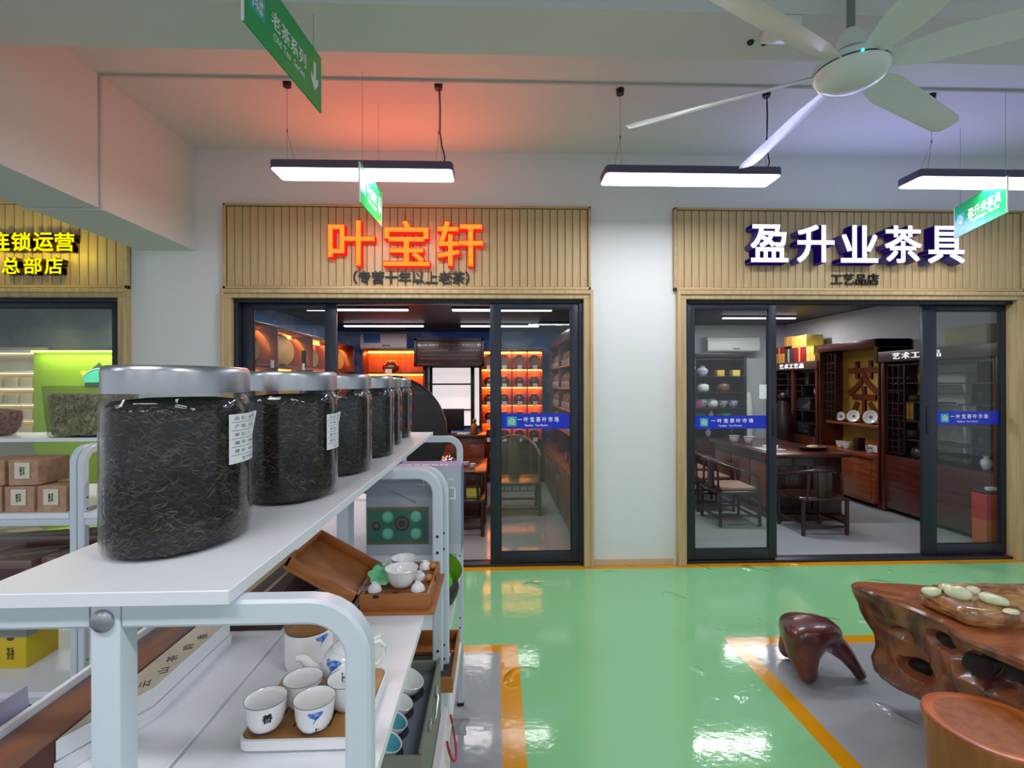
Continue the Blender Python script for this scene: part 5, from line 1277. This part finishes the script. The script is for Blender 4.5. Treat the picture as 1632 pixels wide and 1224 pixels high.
def ming_chair(loc, rz, label, m=None, seat=.38, top=.66, w_=.46, d_=.42, cushion=None, group=None, panel=None):
    """low chinese armchair facing -y locally"""
    m = m or M_rosed; t = thing('tea_chair', label, 'chair', (0, 0, 0), group)
    a, b = w_ / 2, d_ / 2
    for x, y in ((-a, -b), (a, -b), (-a, b), (a, b)):
        g = G(); g.cyl((x, y, 0), (x, y, seat), .019, .019, 8)
        if y < 0: g.cyl((x, y, seat), (x, y * .9, seat + (top - seat) * .62), .016, .013, 8)
        part('leg', g, m, t, 50, False)
    g = G(); g.box(-a - .02, a + .02, -b - .02, b + .02, seat - .03, seat, .006); part('seat', g, m, t, 40, False)
    g = G(); P_ = []
    for i in range(17):
        u = math.pi * i / 16; P_.append((-math.cos(u) * (a + .015), -b * .95 + (2 * b + .0) * math.sin(u) ** .8, seat + (top - seat) * (.60 + .40 * math.sin(u))))
    g.tube(P_, .017, 8); part('arm_rail', g, m, t, 60, False)
    g = G(); g.box(-.07, .07, b - .012, b + .006, seat, top - .012, .003); part('back_splat', g, m, t, 40, False)
    for x in (-a * .82, a * .82): g = G(); g.cyl((x, b, seat), (x * .9, b, seat + (top - seat) * .86), .013, .012, 8); part('back_post', g, m, t, 50, False)
    for y in (-b, b): g = G(); g.box(-a, a, y - .01, y + .01, .07, .095, .003); part('stretcher', g, m, t, 40, False)
    for x in (-a, a): g = G(); g.box(x - .01, x + .01, -b, b, .10, .125, .003); part('stretcher', g, m, t, 40, False)
    g = G(); g.box(-a + .01, a - .01, -b - .008, -b + .008, seat - .10, seat - .03, .003); ap = part('apron', g, m, t, 40, False)
    if panel:
        for k in range(5): g = G(); g.box(-a + .05 + k * (w_ - .1) / 5 + .006, -a + .05 + (k + 1) * (w_ - .1) / 5 - .006, -b - .011, -b - .007, seat - .09, seat - .04, .002); part('inlay_tile', g, panel, ap, 40, False)
    if cushion: g = G(); g.box(-a + .03, a - .03, -b + .02, b - .03, seat, seat + .035, .012, 3); part('cushion', g, cushion, t, 50, False)
    t.location = loc; t.rotation_euler = (0, 0, rz); return t
ming_chair((-.355, 5.17, 0), R(180), 'rosewood armchair with an olive cushion at the front of the tea table', seat=.36, top=.63, cushion=mat('olive_cushion', (150, 150, 40), .7))
ming_chair((.235, 5.95, 0), R(0), 'wide wooden armchair with tiled apron behind the right glass leaf', seat=.38, top=.86, w_=.54, d_=.5, m=wood('bench_wood', (110, 84, 44), (84, 62, 32), 'z', .35, coat=.3), panel=mat('inlay_grey', (150, 156, 140), .4))

# ================================================================== second shop: tea ware shop
B0, B1, BY_0, BY_1, BZ_ = 1.47, 4.98, D + .14, 8.46, 2.50
M_w2 = mat('shop_white', (196, 198, 206), .7)
g = G(); g.box(B0 - .1, B1 + .1, BY_0 - .04, BY_1 + .1, -.1, -.002); struct('floor.002', g, M_shopf)
g = G(); g.box(B0, B1, BY_0, BY_1, BZ_, BZ_ + .08); struct('ceiling.002', g, M_ceild)
g = G(); g.box(B0 - .08, B0, BY_0, BY_1, 0, BZ_); struct('wall_left.001', g, M_w2)
g = G(); g.box(B1, B1 + .08, BY_0, BY_1, 0, BZ_); struct('wall_right.001', g, M_w2)
g = G(); g.box(B0, B1, BY_1, BY_1 + .08, 0, BZ_); struct('wall_back.002', g, M_w2)
for x, y, l in ((3.36, 7.3, 'ceiling tube lamp at the back of the tea ware shop'), (2.0, 5.4, 'ceiling tube lamp near the door of the tea ware shop')):
    t = thing('tube_lamp', l, 'lamp', (x + .54, y, BZ_ - .05), 'ceiling tube lamps')
    g = G(); g.box(x, x + 1.1, y - .03, y + .03, BZ_ - .03, BZ_, .004); part('housing', g, M_fix, t)
    g = G(); g.box(x + .005, x + 1.095, y - .026, y + .026, BZ_ - .045, BZ_ - .03, .006); part('diffuser', g, M_tube, t)
    area('tube_light', (x + .54, y, BZ_ - .05), 1.0, .05, 24, (1, .96, .96))
XF = 4.55
# cabinet with lattice shelves along the right wall
MARK = set(COL.objects)
def lattice_cabinet(label, y0_, y1, z1, header, seed, base=.72, tx=None):
    t = thing('display_cabinet', label, 'cabinet', (XF, (y0_ + y1) / 2, 0)); rr = random.Random(seed)
    for y in (y0_, y1 - .05, (y0_ + y1) / 2 - .02):
        g = G(); g.box(XF, XF + .05, y, y + .05, 0, z1 - .1, .003); part('post', g, M_rose, t)
    for y in (y0_, y1 - .03): g = G(); g.box(XF + .05, XF + .36, y, y + .03, 0, z1 - .1, .003); part('side_panel', g, M_rose, t)
    g = G(); g.box(XF - .02, XF + .38, y0_ - .02, y1 + .02, z1 - .12, z1, .004); hd = part('header', g, mat('header_wood', (78, 52, 50), .4), t)
    g = text_g('艺术工艺品', .1, leftM(XF - .022, tx if tx else (y0_ + y1) / 2, z1 - .06), .003, .002, fit=(.62, .072), gap=1.25); part('lettering', g, mat('lit_lettering', (240, 240, 236), .5, emit=(255, 255, 255), estr=.5), hd, 0)
    g = G(); g.box(XF + .01, XF + .36, y0_ + .03, y1 - .03, .05, base, .004); part('base_cupboard', g, M_rosey, t)
    ym = (y0_ + y1) / 2
    bars = []
    for a_, b_ in ((y0_ + .05, ym - .02), (ym + .03, y1 - .05)):
        n = 5; hz = (z1 - .16 - base) / n; L_ = b_ - a_
        for k in range(n + 1):
            z = base + k * hz; x0 = a_ if k % 2 == 0 else a_ + L_ * .0
            bars.append((a_, b_, z - .008, z + .008)) if k % 2 == 0 or rr.random() < .7 else bars.append((a_, a_ + L_ * .6, z - .008, z + .008))
            if k < n:
                f_ = rr.choice((.3, .38, .62, .7)); bars.append((a_ + L_ * f_ - .008, a_ + L_ * f_ + .008, z, z + hz))
                if rr.random() < .6: bars.append((a_ + L_ * f_, b_, z + hz * .5 - .007, z + hz * .5 + .007))
    for q in bars: g = G(); g.box(XF + .03, XF + .30, q[0], q[1], q[2], q[3], .002); part('lattice_shelf', g, M_dark, t)
    g = G(); g.box(XF + .35, XF + .36, y0_ + .03, y1 - .03, base, z1 - .12); part('back_panel', g, mat('cabinet_back', (206, 208, 212), .6), t)
    return t, (z1 - .16 - base) / 5
ca, ha = lattice_cabinet('dark lattice cabinet with cartons piled on top, by the tea counter', 7.10, 8.28, 1.82, True, 3)
cb, hb = lattice_cabinet('dark lattice cabinet with an olive box on top, behind the right glass leaf', 4.55, 5.93, 1.865, True, 8, .66, tx=5.42)
M_bw = mat('blue_white_china', (214, 220, 234), .15, rgb2=(70, 100, 180), scale=(40, 40, 40), lo=.52, hi=.6, coat=.5)
M_brz = mat('dark_bronze', (58, 50, 48), .3)
def vase(loc, label, m, r, h, shape=0):
    t = thing('vase', label, 'vase', loc); g = G()
    pr = ([(.5, 0), (.6, .03), (1, .45), (.9, .7), (.4, .88), (.5, 1)], [(.5, 0), (.7, .1), (1, .6), (1.1, 1)], [(.7, 0), (1, .2), (1, .8), (.6, 1)])[shape]
    g.lathe([(a * r, b * h) for a, b in pr], loc, 18); part('vase_body', g, m, t, 60)
    g = G(); g.lathe([(pr[-1][0] * r, h - .004), (pr[-1][0] * r * 1.08, h + .004), (pr[-1][0] * r * .8, h + .002)], loc, 18); part('rim', g, m, t, 60)
zz = lambda base, h, k: base + h * k + .0085
for (y, k, m, r, h, s, l) in ((7.28, 3, M_bw, .075, .12, 1, 'blue and white bowl in the upper right of the lattice cabinet by the counter'), (7.98, 3, M_bw, .075, .10, 1, 'blue and white bowl in the upper left of the lattice cabinet by the counter'), (7.30, 2, M_china, .05, .12, 0, 'white vase in the middle of the lattice cabinet by the counter'), (7.95, 1, M_china, .05, .13, 0, 'white vase low in the lattice cabinet by the counter'), (7.35, 0, M_brz, .06, .14, 2, 'dark bronze pot at the bottom of the lattice cabinet by the counter')):
    vase((XF + .16, y, zz(.72, ha, k)), l, m, r, h, s)
for (y, k, m, r, h, s, l) in ((5.72, 4, M_brz, .05, .10, 0, 'dark vase in the top row of the cabinet beside the gold calligraphy panel'), (5.60, 3, M_brz, .07, .07, 2, 'flat grey pot in the second row beside the gold calligraphy panel'), (5.66, 1, M_brz, .09, .10, 1, 'dark bowl low in the cabinet beside the gold calligraphy panel'), (5.55, 0, M_brz, .08, .12, 2, 'dark pot at the bottom of the cabinet beside the gold panel'), (4.86, 3, M_brz, .06, .12, 1, 'dark vase behind the right glass leaf, upper shelf'), (4.80, 0, M_china, .05, .13, 0, 'white vase behind the right glass leaf, lowest shelf'), (4.85, 1, M_brz, .06, .13, 0, 'dark vase behind the right glass leaf below the blue sticker')):
    vase((XF + .14, y, zz(.66, hb, k)), l, m, r, h, s)
# figure of dark wood in front of the counter cabinet
t = thing('wooden_statue', 'tall dark wooden statue standing before the lattice cabinet', 'statue', (4.40, 7.62, 0))
g = G(); g.lathe([(.12, 0), (.13, .05), (.12, .6), (.15, .75), (.14, .95), (.09, 1.15), (.06, 1.24)], (4.36, 7.62, 0), 20); part('robe', g, M_dark, t, 60)
g = G(); g.ball((4.36, 7.62, 1.30), .065); part('head', g, M_dark, t, 60)
# gold calligraphy alcove
t = thing('calligraphy_alcove', 'gold panel alcove with a big brown tea character', 'alcove', (XF, 6.5, 0))
ya, yb = 5.98, 7.06
g = G(); g.box(4.88, 4.90, ya, yb, .64, 1.95); pn = part('gold_panel', g, mat('gold_panel', (196, 154, 66), .5, rgb2=(176, 132, 52), scale=(3, 3, 3)), t, 0)
g = text_g('茶', .5, leftM(4.872, 6.62, 1.40), .014, .004, fit=(.60, .78)); part('big_character', g, wood('char_wood', (120, 58, 26), (98, 44, 20), 'z', .4), pn, 0)
g = G(); g.box(XF - .02, 4.95, ya - .02, yb, 1.93, 2.03, .004); part('top_board', g, M_rosey, t)
g = G(); g.box(XF + .0, 4.95, ya - .02, ya, .0, 1.93, .003); part('side_panel', g, M_rose, t)
g = G(); g.box(XF - .02, 4.95, 5.96, 6.0, 1.74, 2.03, .004); part('side_panel', g, M_rosey, t)
g = G(); g.box(XF, 4.95, yb - .02, yb, 0, 1.93, .003); part('side_panel', g, M_rose, t)
g = G(); g.box(XF + .04, 4.88, ya, 6.98, .955, .985, .003); part('plate_shelf', g, M_rosel, t)
g = G(); g.box(XF - .08, 4.90, ya, yb, .60, .64, .004); part('counter_top', g, M_rosel, t)
g = G(); g.box(XF - .05, 4.90, ya, yb, .06, .60, .004); part('cupboard', g, M_rosel, t)
for y in (6.02, 6.55): g = G(); g.box(XF - .065, XF - .05, y, y + .48, .10, .56, .006); part('door', g, M_rosel, t)
def lattice_screen(t, x, y0_, y1, z0, z1, nb=5):
    zs_ = [z0 + (z1 - z0) * k / nb for k in range(nb + 1)]
    for y in (y0_, y1): g = G(); g.box(x, x + .02, y - .008, y + .008, z0, z1, .001); part('lattice_bar', g, M_dark, t)
    for z in zs_: g = G(); g.box(x, x + .02, y0_, y1, z - .006, z + .006, .001); part('lattice_bar', g, M_dark, t)
    for k in range(nb):
        a_, b_ = zs_[k], zs_[k + 1]; u = (y1 - y0_)
        for f_ in (.33, .67): g = G(); g.box(x, x + .02, y0_ + u * f_ - .005, y0_ + u * f_ + .005, a_, b_, .001); part('lattice_bar', g, M_dark, t)
        if k % 2: g = G(); g.box(x, x + .02, y0_ + u * .33, y0_ + u * .67, (a_ + b_) / 2 - .005, (a_ + b_) / 2 + .005, .001); part('lattice_bar', g, M_dark, t)
lattice_screen(t, 4.60, 6.80, 7.03, .99, 1.90, 7)
lattice_screen(cb, XF + .02, 5.62, 5.86, .70, 1.70, 7)
g = G(); g.box(XF + .24, XF + .25, 5.60, 5.88, .70, 1.72); part('gold_backing', g, MATS['gold_panel'], cb, 0)
for i, (px, py, r, l) in enumerate(((1341, 662, .06, 'white plate on a stand, smallest of the three by the gold panel'), (1361, 660, .078, 'white plate on a stand, middle of the three by the gold panel'), (1388, 662, .085, 'white plate on a stand, nearest of the three by the gold panel'))):
    p = at(px, py, x=4.68); o = thing('display_plate', l, 'plate', (4.68, p.y, .986), 'display plates on the alcove shelf')
    M = Matrix.Rotation(R(28), 4, 'Z') @ Matrix.Rotation(R(-76), 4, 'Y')
    g = G(); g.lathe([(r * .1, .004), (r * .55, .004), (r * .62, .012), (r, .022), (r * .99, .017), (r * .6, .005), (r * .5, -.002)], (4.68, p.y, .99 + r), 30, M=M); part('plate', g, M_china, o, 50)
    g = G(); g.lathe([(.02, 0.008), (.012, .009)], (4.68, p.y, .99 + r), 14, M=M); part('centre_motif', g, mat('plate_motif', (90, 110, 90), .4), o, 0)
    g = G(); g.box(4.66, 4.76, p.y - .04, p.y + .04, .986, 1.0, .002); part('plate_stand', g, M_dark, o)
for i, (px, py, m, l) in enumerate(((1337, 712, M_china, 'white lidded cup on the alcove counter, first from the tea counter'), (1347, 710, M_china, 'white lidded cup on the alcove counter, beside a dark box'), (1385, 720, M_bw, 'blue and white cup at the near end of the alcove counter'))):
    p = at(px, py, x=4.58); vase((4.60, p.y, .641), l, m, .05, .085, 1)
g = G(); g.box(4.60, 4.70, 6.38, 6.46, .641, .80, .004); o = part('tea_caddy', g, M_dark); rebase(o, (4.65, 6.42, .641)); tag(o, 'dark square caddy on the alcove counter below the plates', 'caddy')
t = thing('tea_gift_tin', 'red and silver tea packages piled on the alcove counter', 'tin', (4.66, 6.12, .641))
g = G(); g.box(4.60, 4.74, 6.04, 6.20, .641, .76, .004); part('tin_body', g, mat('tin_red', (150, 50, 40), .35), t)
g = G(); g.box(4.595, 4.60, 6.05, 6.19, .66, .74, .001); part('tin_label', g, M_card, t)
# cartons piled on the counter cabinet, placed by their outlines in the plane of the cabinet front
M_cy = mat('carton_yellow', (222, 186, 84), .55); M_co = mat('carton_orange', (196, 140, 62), .55); M_cr = mat('carton_red', (150, 24, 34), .5); M_cn = mat('carton_navy', (52, 54, 68), .5); M_cp = mat('carton_lemon', (226, 206, 96), .55)
Z0 = 1.8205; hb_ = .105
for (ya, yb, z0, z1, m, l) in (
        (8.00, 8.24, Z0, Z0 + .155, M_co, 'orange carton at the far end of the pile on the lattice cabinet'), (8.02, 8.24, Z0 + .156, Z0 + .26, M_cr, 'dark red carton on the orange carton at the far end of the pile'),
        (7.76, 7.985, Z0, Z0 + .22, M_cn, 'navy carton in the pile on the lattice cabinet'), (7.44, 7.745, Z0, Z0 + .22, M_cr, 'large red carton in the middle of the pile on the lattice cabinet'),
        (7.80, 8.00, Z0 + .26, Z0 + .41, M_co, 'ochre carton topmost at the far side of the pile'), (7.60, 7.79, Z0 + .221, Z0 + .40, M_cy, 'yellow carton topmost in the middle of the pile'), (7.42, 7.59, Z0 + .221, Z0 + .40, M_cp, 'pale yellow carton topmost nearest the gold alcove'),
        (7.25, 7.43, Z0 + .085, Z0 + .22, M_cp, 'pale yellow carton at the near end of the pile'), (7.22, 7.43, Z0, Z0 + .083, M_cy, 'low yellow carton under a pale carton at the near end of the pile')):
    if z0 > Z0 + .25 and ya > 7.78 and m is M_co: z0 = Z0 + .2605; ya, yb = 7.80, 8.0; z1 = Z0 + .41
    t = thing('carton', l, 'box', (4.72, (ya + yb) / 2, z0), 'cartons piled on the lattice cabinet')
    g = G(); g.box(4.60, 4.86, ya + .004, yb - .004, z0, z1, .002); part('carton_body', g, m, t)
    g = G(); g.box(4.598, 4.60, (ya + yb) / 2 - .018, (ya + yb) / 2 + .018, z0 + .002, z1 - .002); part('tape', g, mat('tape_tan', (206, 170, 92), .4), t, 0)
carton('carton', 'olive cardboard box on top of the cabinet behind the right glass leaf', 'box', 4.56, 4.88, 4.66, 5.10, 1.8655, 2.05, mat('olive_card', (150, 140, 96), .6), None, M_dark)
t = thing('carton', 'tall orange-red carton on the floor behind the right glass leaf', 'box', (4.46, 4.40, 0))
g = G(); g.box(4.38, 4.535, 4.33, 4.47, 0, .27, .004); part('carton_body', g, mat('carton_deep_orange', (196, 92, 34), .5), t)
g = G(); g.box(4.378, 4.537, 4.328, 4.472, .27, .50, .004); part('carton_lid', g, mat('carton_scarlet', (196, 44, 34), .5), t)
t = thing('cloth_pile', 'black cloth with a white card on the orange-red carton', 'cloth', (4.46, 4.40, .501))
g = G(); g.box(4.38, 4.535, 4.33, 4.47, .501, .53, .012, 3); part('cloth', g, M_black, t, 60)
g = G(); g.box(4.42, 4.50, 4.35, 4.39, .531, .56, .003); part('white_card', g, M_card, t)
shift_new(0, -.16, ('white plate on a stand', 'white lidded cup on the alcove', 'blue and white cup at the near end', 'orange-red carton'))
# tea counter with chairs
MARK = set(COL.objects)
t = thing('tea_counter', 'long dark rosewood tea counter in the tea ware shop', 'counter', (3.45, 6.2, 0))
g = G(); g.box(2.99, 3.86, 5.44, 7.05, .695, .735, .006); part('counter_top', g, M_rosey, t)
g = G(); g.box(3.05, 3.80, 5.52, 7.0, .05, .695, .004); part('body', g, M_rosed, t)
g = G(); g.box(3.02, 3.83, 5.49, 7.02, .0, .06, .006); part('plinth', g, M_rosey, t)
for k in range(3):
    y = 5.58 + k * .475; g = G(); g.box(3.038, 3.05, y, y + .44, .12, .60, .008); part('side_panel', g, M_rosel, t)
for z in (.64, .665): g = G(); g.box(3.032, 3.05, 5.52, 7.0, z, z + .012, .003); part('moulding', g, M_rosel, t)
for x in (3.10, 3.46): g = G(); g.box(x, x + .30, 5.508, 5.52, .12, .60, .008); part('front_panel', g, M_rosed, t)
pk = mat('tan_seat_pad', (172, 132, 120), .7)
ming_chair((2.56, 5.54, 0), R(90), 'dark armchair at the counter, nearest the left glass leaf', seat=.37, top=.66, cushion=pk)
ming_chair((2.58, 6.16, 0), R(90), 'dark armchair at the counter, second along its long side', seat=.37, top=.66, cushion=pk)
ming_chair((2.60, 6.80, 0), R(90), 'dark armchair at the counter, farthest along its long side', seat=.37, top=.66, cushion=pk)
ming_chair((3.25, 5.19, 0), R(180), 'dark armchair with its back to the open doorway', seat=.37, top=.64, w_=.44)
for (x, y, l) in ((3.10, 6.55, 'white lidded bowl on the far end of the tea counter'), (3.22, 6.40, 'white lidded bowl beside another on the tea counter')): vase((x, y, .736), l, M_china, .06, .085, 1)
t = thing('tea_tray', 'white tea tray with cups on the tea counter', 'tray', (3.16, 5.85, .736))
g = G(); g.box(3.04, 3.30, 5.72, 6.0, .736, .75, .005); part('tray_base', g, M_china, t)
for k in range(3): g = G(); g.lathe([(.018, 0), (.03, .03), (.033, .04), (.02, .01)], (3.10 + .06 * k, 5.8, .75), 12); part('cup', g, M_china, t, 60)
t = thing('tea_boat', 'black tea boat with a beige cloth at the right end of the counter', 'tray', (3.66, 5.72, .736))
g = G(); g.lathe([(.08, 0), (.13, .02), (.14, .04), (.11, .03)], (3.62, 5.75, .736), 24, 1.25, .8); part('boat', g, M_dark, t, 60)
g = G(); g.ball((3.62, 5.75, .775), .07, 1, .6, .3); part('cloth', g, mat('beige_cloth', (206, 178, 150), .8), t, 60)
shift_new(0, -.14)
# display shelf on the back wall with china
t = thing('china_shelf', 'dark china shelf on the back wall behind the left glass leaf', 'shelf', (3.70, 8.3, 0))
sx0, sx1, sy = 3.24, 4.12, 8.08
for x in (sx0, sx1 - .04): g = G(); g.box(x, x + .04, sy, BY_1, 0, 1.98, .003); part('post', g, M_dark, t)
sz = [.62, .90, 1.10, 1.36, 1.62, 1.90]
for z in sz: g = G(); g.box(sx0, sx1, sy, BY_1, z - .02, z, .003); part('shelf_board', g, M_dark, t)
g = G(); g.box(sx0 + .04, sx1 - .04, BY_1 - .015, BY_1 - .002, 0, 1.98); part('back_panel', g, M_rose, t)
g = G(); g.box(sx0 - .02, sx1 + .02, sy - .02, BY_1, 1.93, 2.0, .004); part('cornice', g, M_dark, t)
g = G(); g.box(sx0 + .04, sx1 - .04, sy + .02, sy + .04, .05, .60, .004); part('cupboard_door', g, M_rose, t)
M_grn = mat('green_glaze', (60, 150, 60), .2, coat=.5); M_mag = mat('magenta_box', (170, 50, 110), .5)
for (x, k, m, r, h, s, l) in ((3.46, 3, M_china, .10, .14, 2, 'white oval pot on the upper china shelf, left'), (3.80, 3, mat('brown_pot', (120, 84, 66), .3), .11, .15, 2, 'brown round pot on the upper china shelf, right'), (3.44, 2, M_bw, .09, .14, 1, 'blue and white bowl on the middle china shelf, first from the left'), (3.62, 2, M_china, .09, .14, 2, 'white pot on the middle china shelf, second from the left'), (3.80, 2, M_bw, .08, .12, 1, 'blue and white bowl on the middle china shelf, third'), (3.97, 2, M_bw, .08, .12, 1, 'blue and white bowl on the middle china shelf, fourth'), (3.42, 1, M_grn, .08, .11, 1, 'small green bowl on the lower china shelf, left'), (3.82, 1, M_grn, .13, .13, 2, 'large bright green dish on the lower china shelf'), (3.60, 1, M_china, .04, .15, 0, 'slim white vase between the green bowls'), (3.55, 0, M_china, .05, .12, 0, 'white vase on the bottom china shelf, left'), (3.95, 0, M_brz, .06, .12, 2, 'dark pot on the bottom china shelf, right'), (3.45, 4, M_bw, .10, .17, 0, 'blue and white vase on the top china shelf, left')):
    vase((x, sy + .17, sz[k] + .0005), l, m, r, h, s)
for (x, z, w_, m, l) in ((3.72, 1.62, .12, M_cy, 'yellow box on the top china shelf, first of two'), (3.98, 1.62, .12, M_cp, 'yellow box on the top china shelf, second of two'), (3.34, 1.10, .09, M_mag, 'magenta box at the left end of the lower china shelf')):
    g = G(); g.box(x - w_ / 2, x + w_ / 2, sy + .06, sy + .2, z + .0005, z + .10, .003); o = part('small_box', g, m); rebase(o, (x, sy + .13, z)); tag(o, l, 'box')
vase((4.24, 8.30, 0), 'tall pale urn in the corner beside the china shelf', M_china, .09, 1.36, 2)
t = thing('bead_strands', 'long hanging strands of pale and red beads beside the china shelf', 'beads', (3.18, 8.02, 1.75))
g = G(); g.box(3.14, 3.235, 8.0, BY_1, 1.74, 1.77, .003); part('rail', g, M_white, t)
for j, x in enumerate((3.165, 3.19, 3.215)):
    g = G()
    for k in range(44): g.ball((x, 8.015, 1.73 - k * .024), .011, n=6, m=4)
    part('bead_strand', g, mat('beads_%d' % j, ((214, 204, 196), (190, 120, 130), (150, 140, 170))[j], .3), t, 60)['kind'] = 'stuff'
aircon((3.98, BY_1, 2.02), .88, 'white air conditioner above the china shelf in the tea ware shop', False)

# ================================================================== third shop on the left
C0, C1, CY0, CY1, CZ_ = -6.6, -2.96, D + .14, 6.6, 2.6
M_w3 = mat('shop_cream', (214, 204, 192), .7)
g = G(); g.box(C0, C1, CY0 - .04, CY1 + .1, -.1, -.002); struct('floor.003', g, M_shopf)
g = G(); g.box(C0, C1, CY0, CY1, CZ_, CZ_ + .08); struct('ceiling.003', g, mat('ceiling_taupe', (128, 122, 116), .7))
g = G(); g.box(C1, C1 + .08, CY0, CY1, 0, CZ_); struct('wall_right.002', g, M_w3)
g = G(); g.box(C0 - .08, C0, CY0, CY1, 0, CZ_); struct('wall_left.002', g, M_w3)
g = G(); g.box(C0, C1, CY1, CY1 + .08, 0, CZ_); struct('wall_back.003', g, mat('mural_frieze', (84, 100, 112), .6, rgb2=(150, 148, 140), scale=(1.4, 1.4, 2.6), detail=5, lo=.4, hi=.7))  # blotchy grey-blue wall colour painted in for a dim reflection
area('shop_light', (-4.6, 5.3, CZ_ - .06), 1.2, .3, 28, (1, .97, .92))
t = thing('tube_lamp', 'ceiling tube lamp in the lime green shop', 'lamp', (-4.95, 5.6, CZ_ - .05), 'ceiling tube lamps')
g = G(); g.box(-5.42, -4.45, 5.57, 5.63, CZ_ - .03, CZ_, .004); part('housing', g, M_fix, t)
g = G(); g.box(-5.41, -4.46, 5.575, 5.625, CZ_ - .045, CZ_ - .03, .005); part('diffuser', g, M_tube, t)
pl = thing('feature_panel', 'lime green feature panel with a mint leaf emblem, lit from above', 'panel', (-5.0, 6.35, .6))
yP = 6.35; q0, q1 = at(52, 0, y=yP).x, at(200, 0, y=yP).x; zt, zb = at(100, 562, y=yP).z, .0
g = G(); g.box(q0, q1, yP, yP + .10, zb, zt, .003); part('board', g, mat('lime_paint', (160, 196, 30), .5), pl)
g = G(); g.box(q0 + .01, q1 - .01, yP - .05, yP - .02, zt + .0, zt + .025, .002); part('light_strip', g, emis('lime_strip', (255, 252, 120), 3), pl)
lx, lz = at(160, 0, y=yP).x, at(160, 606, y=yP).z
g = G(); pts = []
for i in range(25):
    u = i / 24; pts.append((lx - .21 + .42 * u, yP - .012, lz + .16 * math.sin(math.pi * min(1, u * .9 + .05)) ** .7 * (1 - .25 * u)))
g.prism(pts + [(lx + .2, yP - .012, lz - .02), (lx - .2, yP - .012, lz - .03)], (0, .01, 0)); lf = part('leaf_emblem', g, mat('mint_print', (92, 220, 180), .4, emit=(92, 220, 180), estr=.25), pl, 0)
g = G(); g.tube([(p[0], yP - .014, p[2]) for p in pts], .008, 6); part('leaf_outline', g, M_wht, lf, 0)
g = G(); g.prism([(lx - .13, yP - .009, lz + .12), (lx - .02, yP - .009, lz + .22), (lx + .04, yP - .009, lz + .14), (lx + .1, yP - .009, lz - .08), (lx - .2, yP - .009, lz - .08)], (0, .007, 0)); part('emblem_dark_leaf', g, mat('deep_green_print', (70, 96, 60), .5), pl, 0)  # deep green leaf shape, a printed part of the emblem
cx_, cz_ = at(131, 0, y=yP).x, at(131, 594, y=yP).z; g = G(); g.cyl((cx_, yP - .006, cz_), (cx_, yP - .001, cz_), .03, n=18); part('round_dot', g, mat('yellow_dot', (250, 232, 40), .4), pl, 0)
t = thing('tea_shelf', 'pale lit wall shelf of beige cartons beside the lime panel', 'shelf', (-6.0, 6.4, 0))
a0, a1 = -6.55, q0 - .02
g = G(); g.box(a0, a1, 6.56, 6.58, 0, 1.98); part('back_panel', g, M_w3, t, 0)
zs3 = [.88, 1.08, 1.28, 1.48, 1.68, 1.93]
for z in zs3: g = G(); g.box(a0, a1, 6.36, 6.56, z - .02, z, .003); part('shelf_board', g, M_paper, t)
for z in zs3[1:]: g = G(); g.box(a0 + .02, a1 - .02, 6.53, 6.545, z - .034, z - .022); part('light_strip', g, emis('warm_strip', (255, 214, 160), 3), t, 0)
for r_, z in enumerate(zs3[:4]):
    for k in range(3):
        x = a1 - .10 - .19 * k
        g = G(); g.box(x - .075, x + .075, 6.38, 6.50, z + .0005, z + .12, .003); o = part('small_carton', g, mat('beige_carton', (232, 212, 176), .5)); rebase(o, (x, 6.44, z)); tag(o, 'beige carton on the %s shelf up, %s from the lime panel' % (ORD[r_], ORD[k]), 'box', 'beige cartons by the lime panel')
area('lime_wash', ((q0 + q1) / 2, yP - .10, zt - .02), q1 - q0 - .1, .06, 2.2, (1, 1, .6), (R(12), 0, 0))
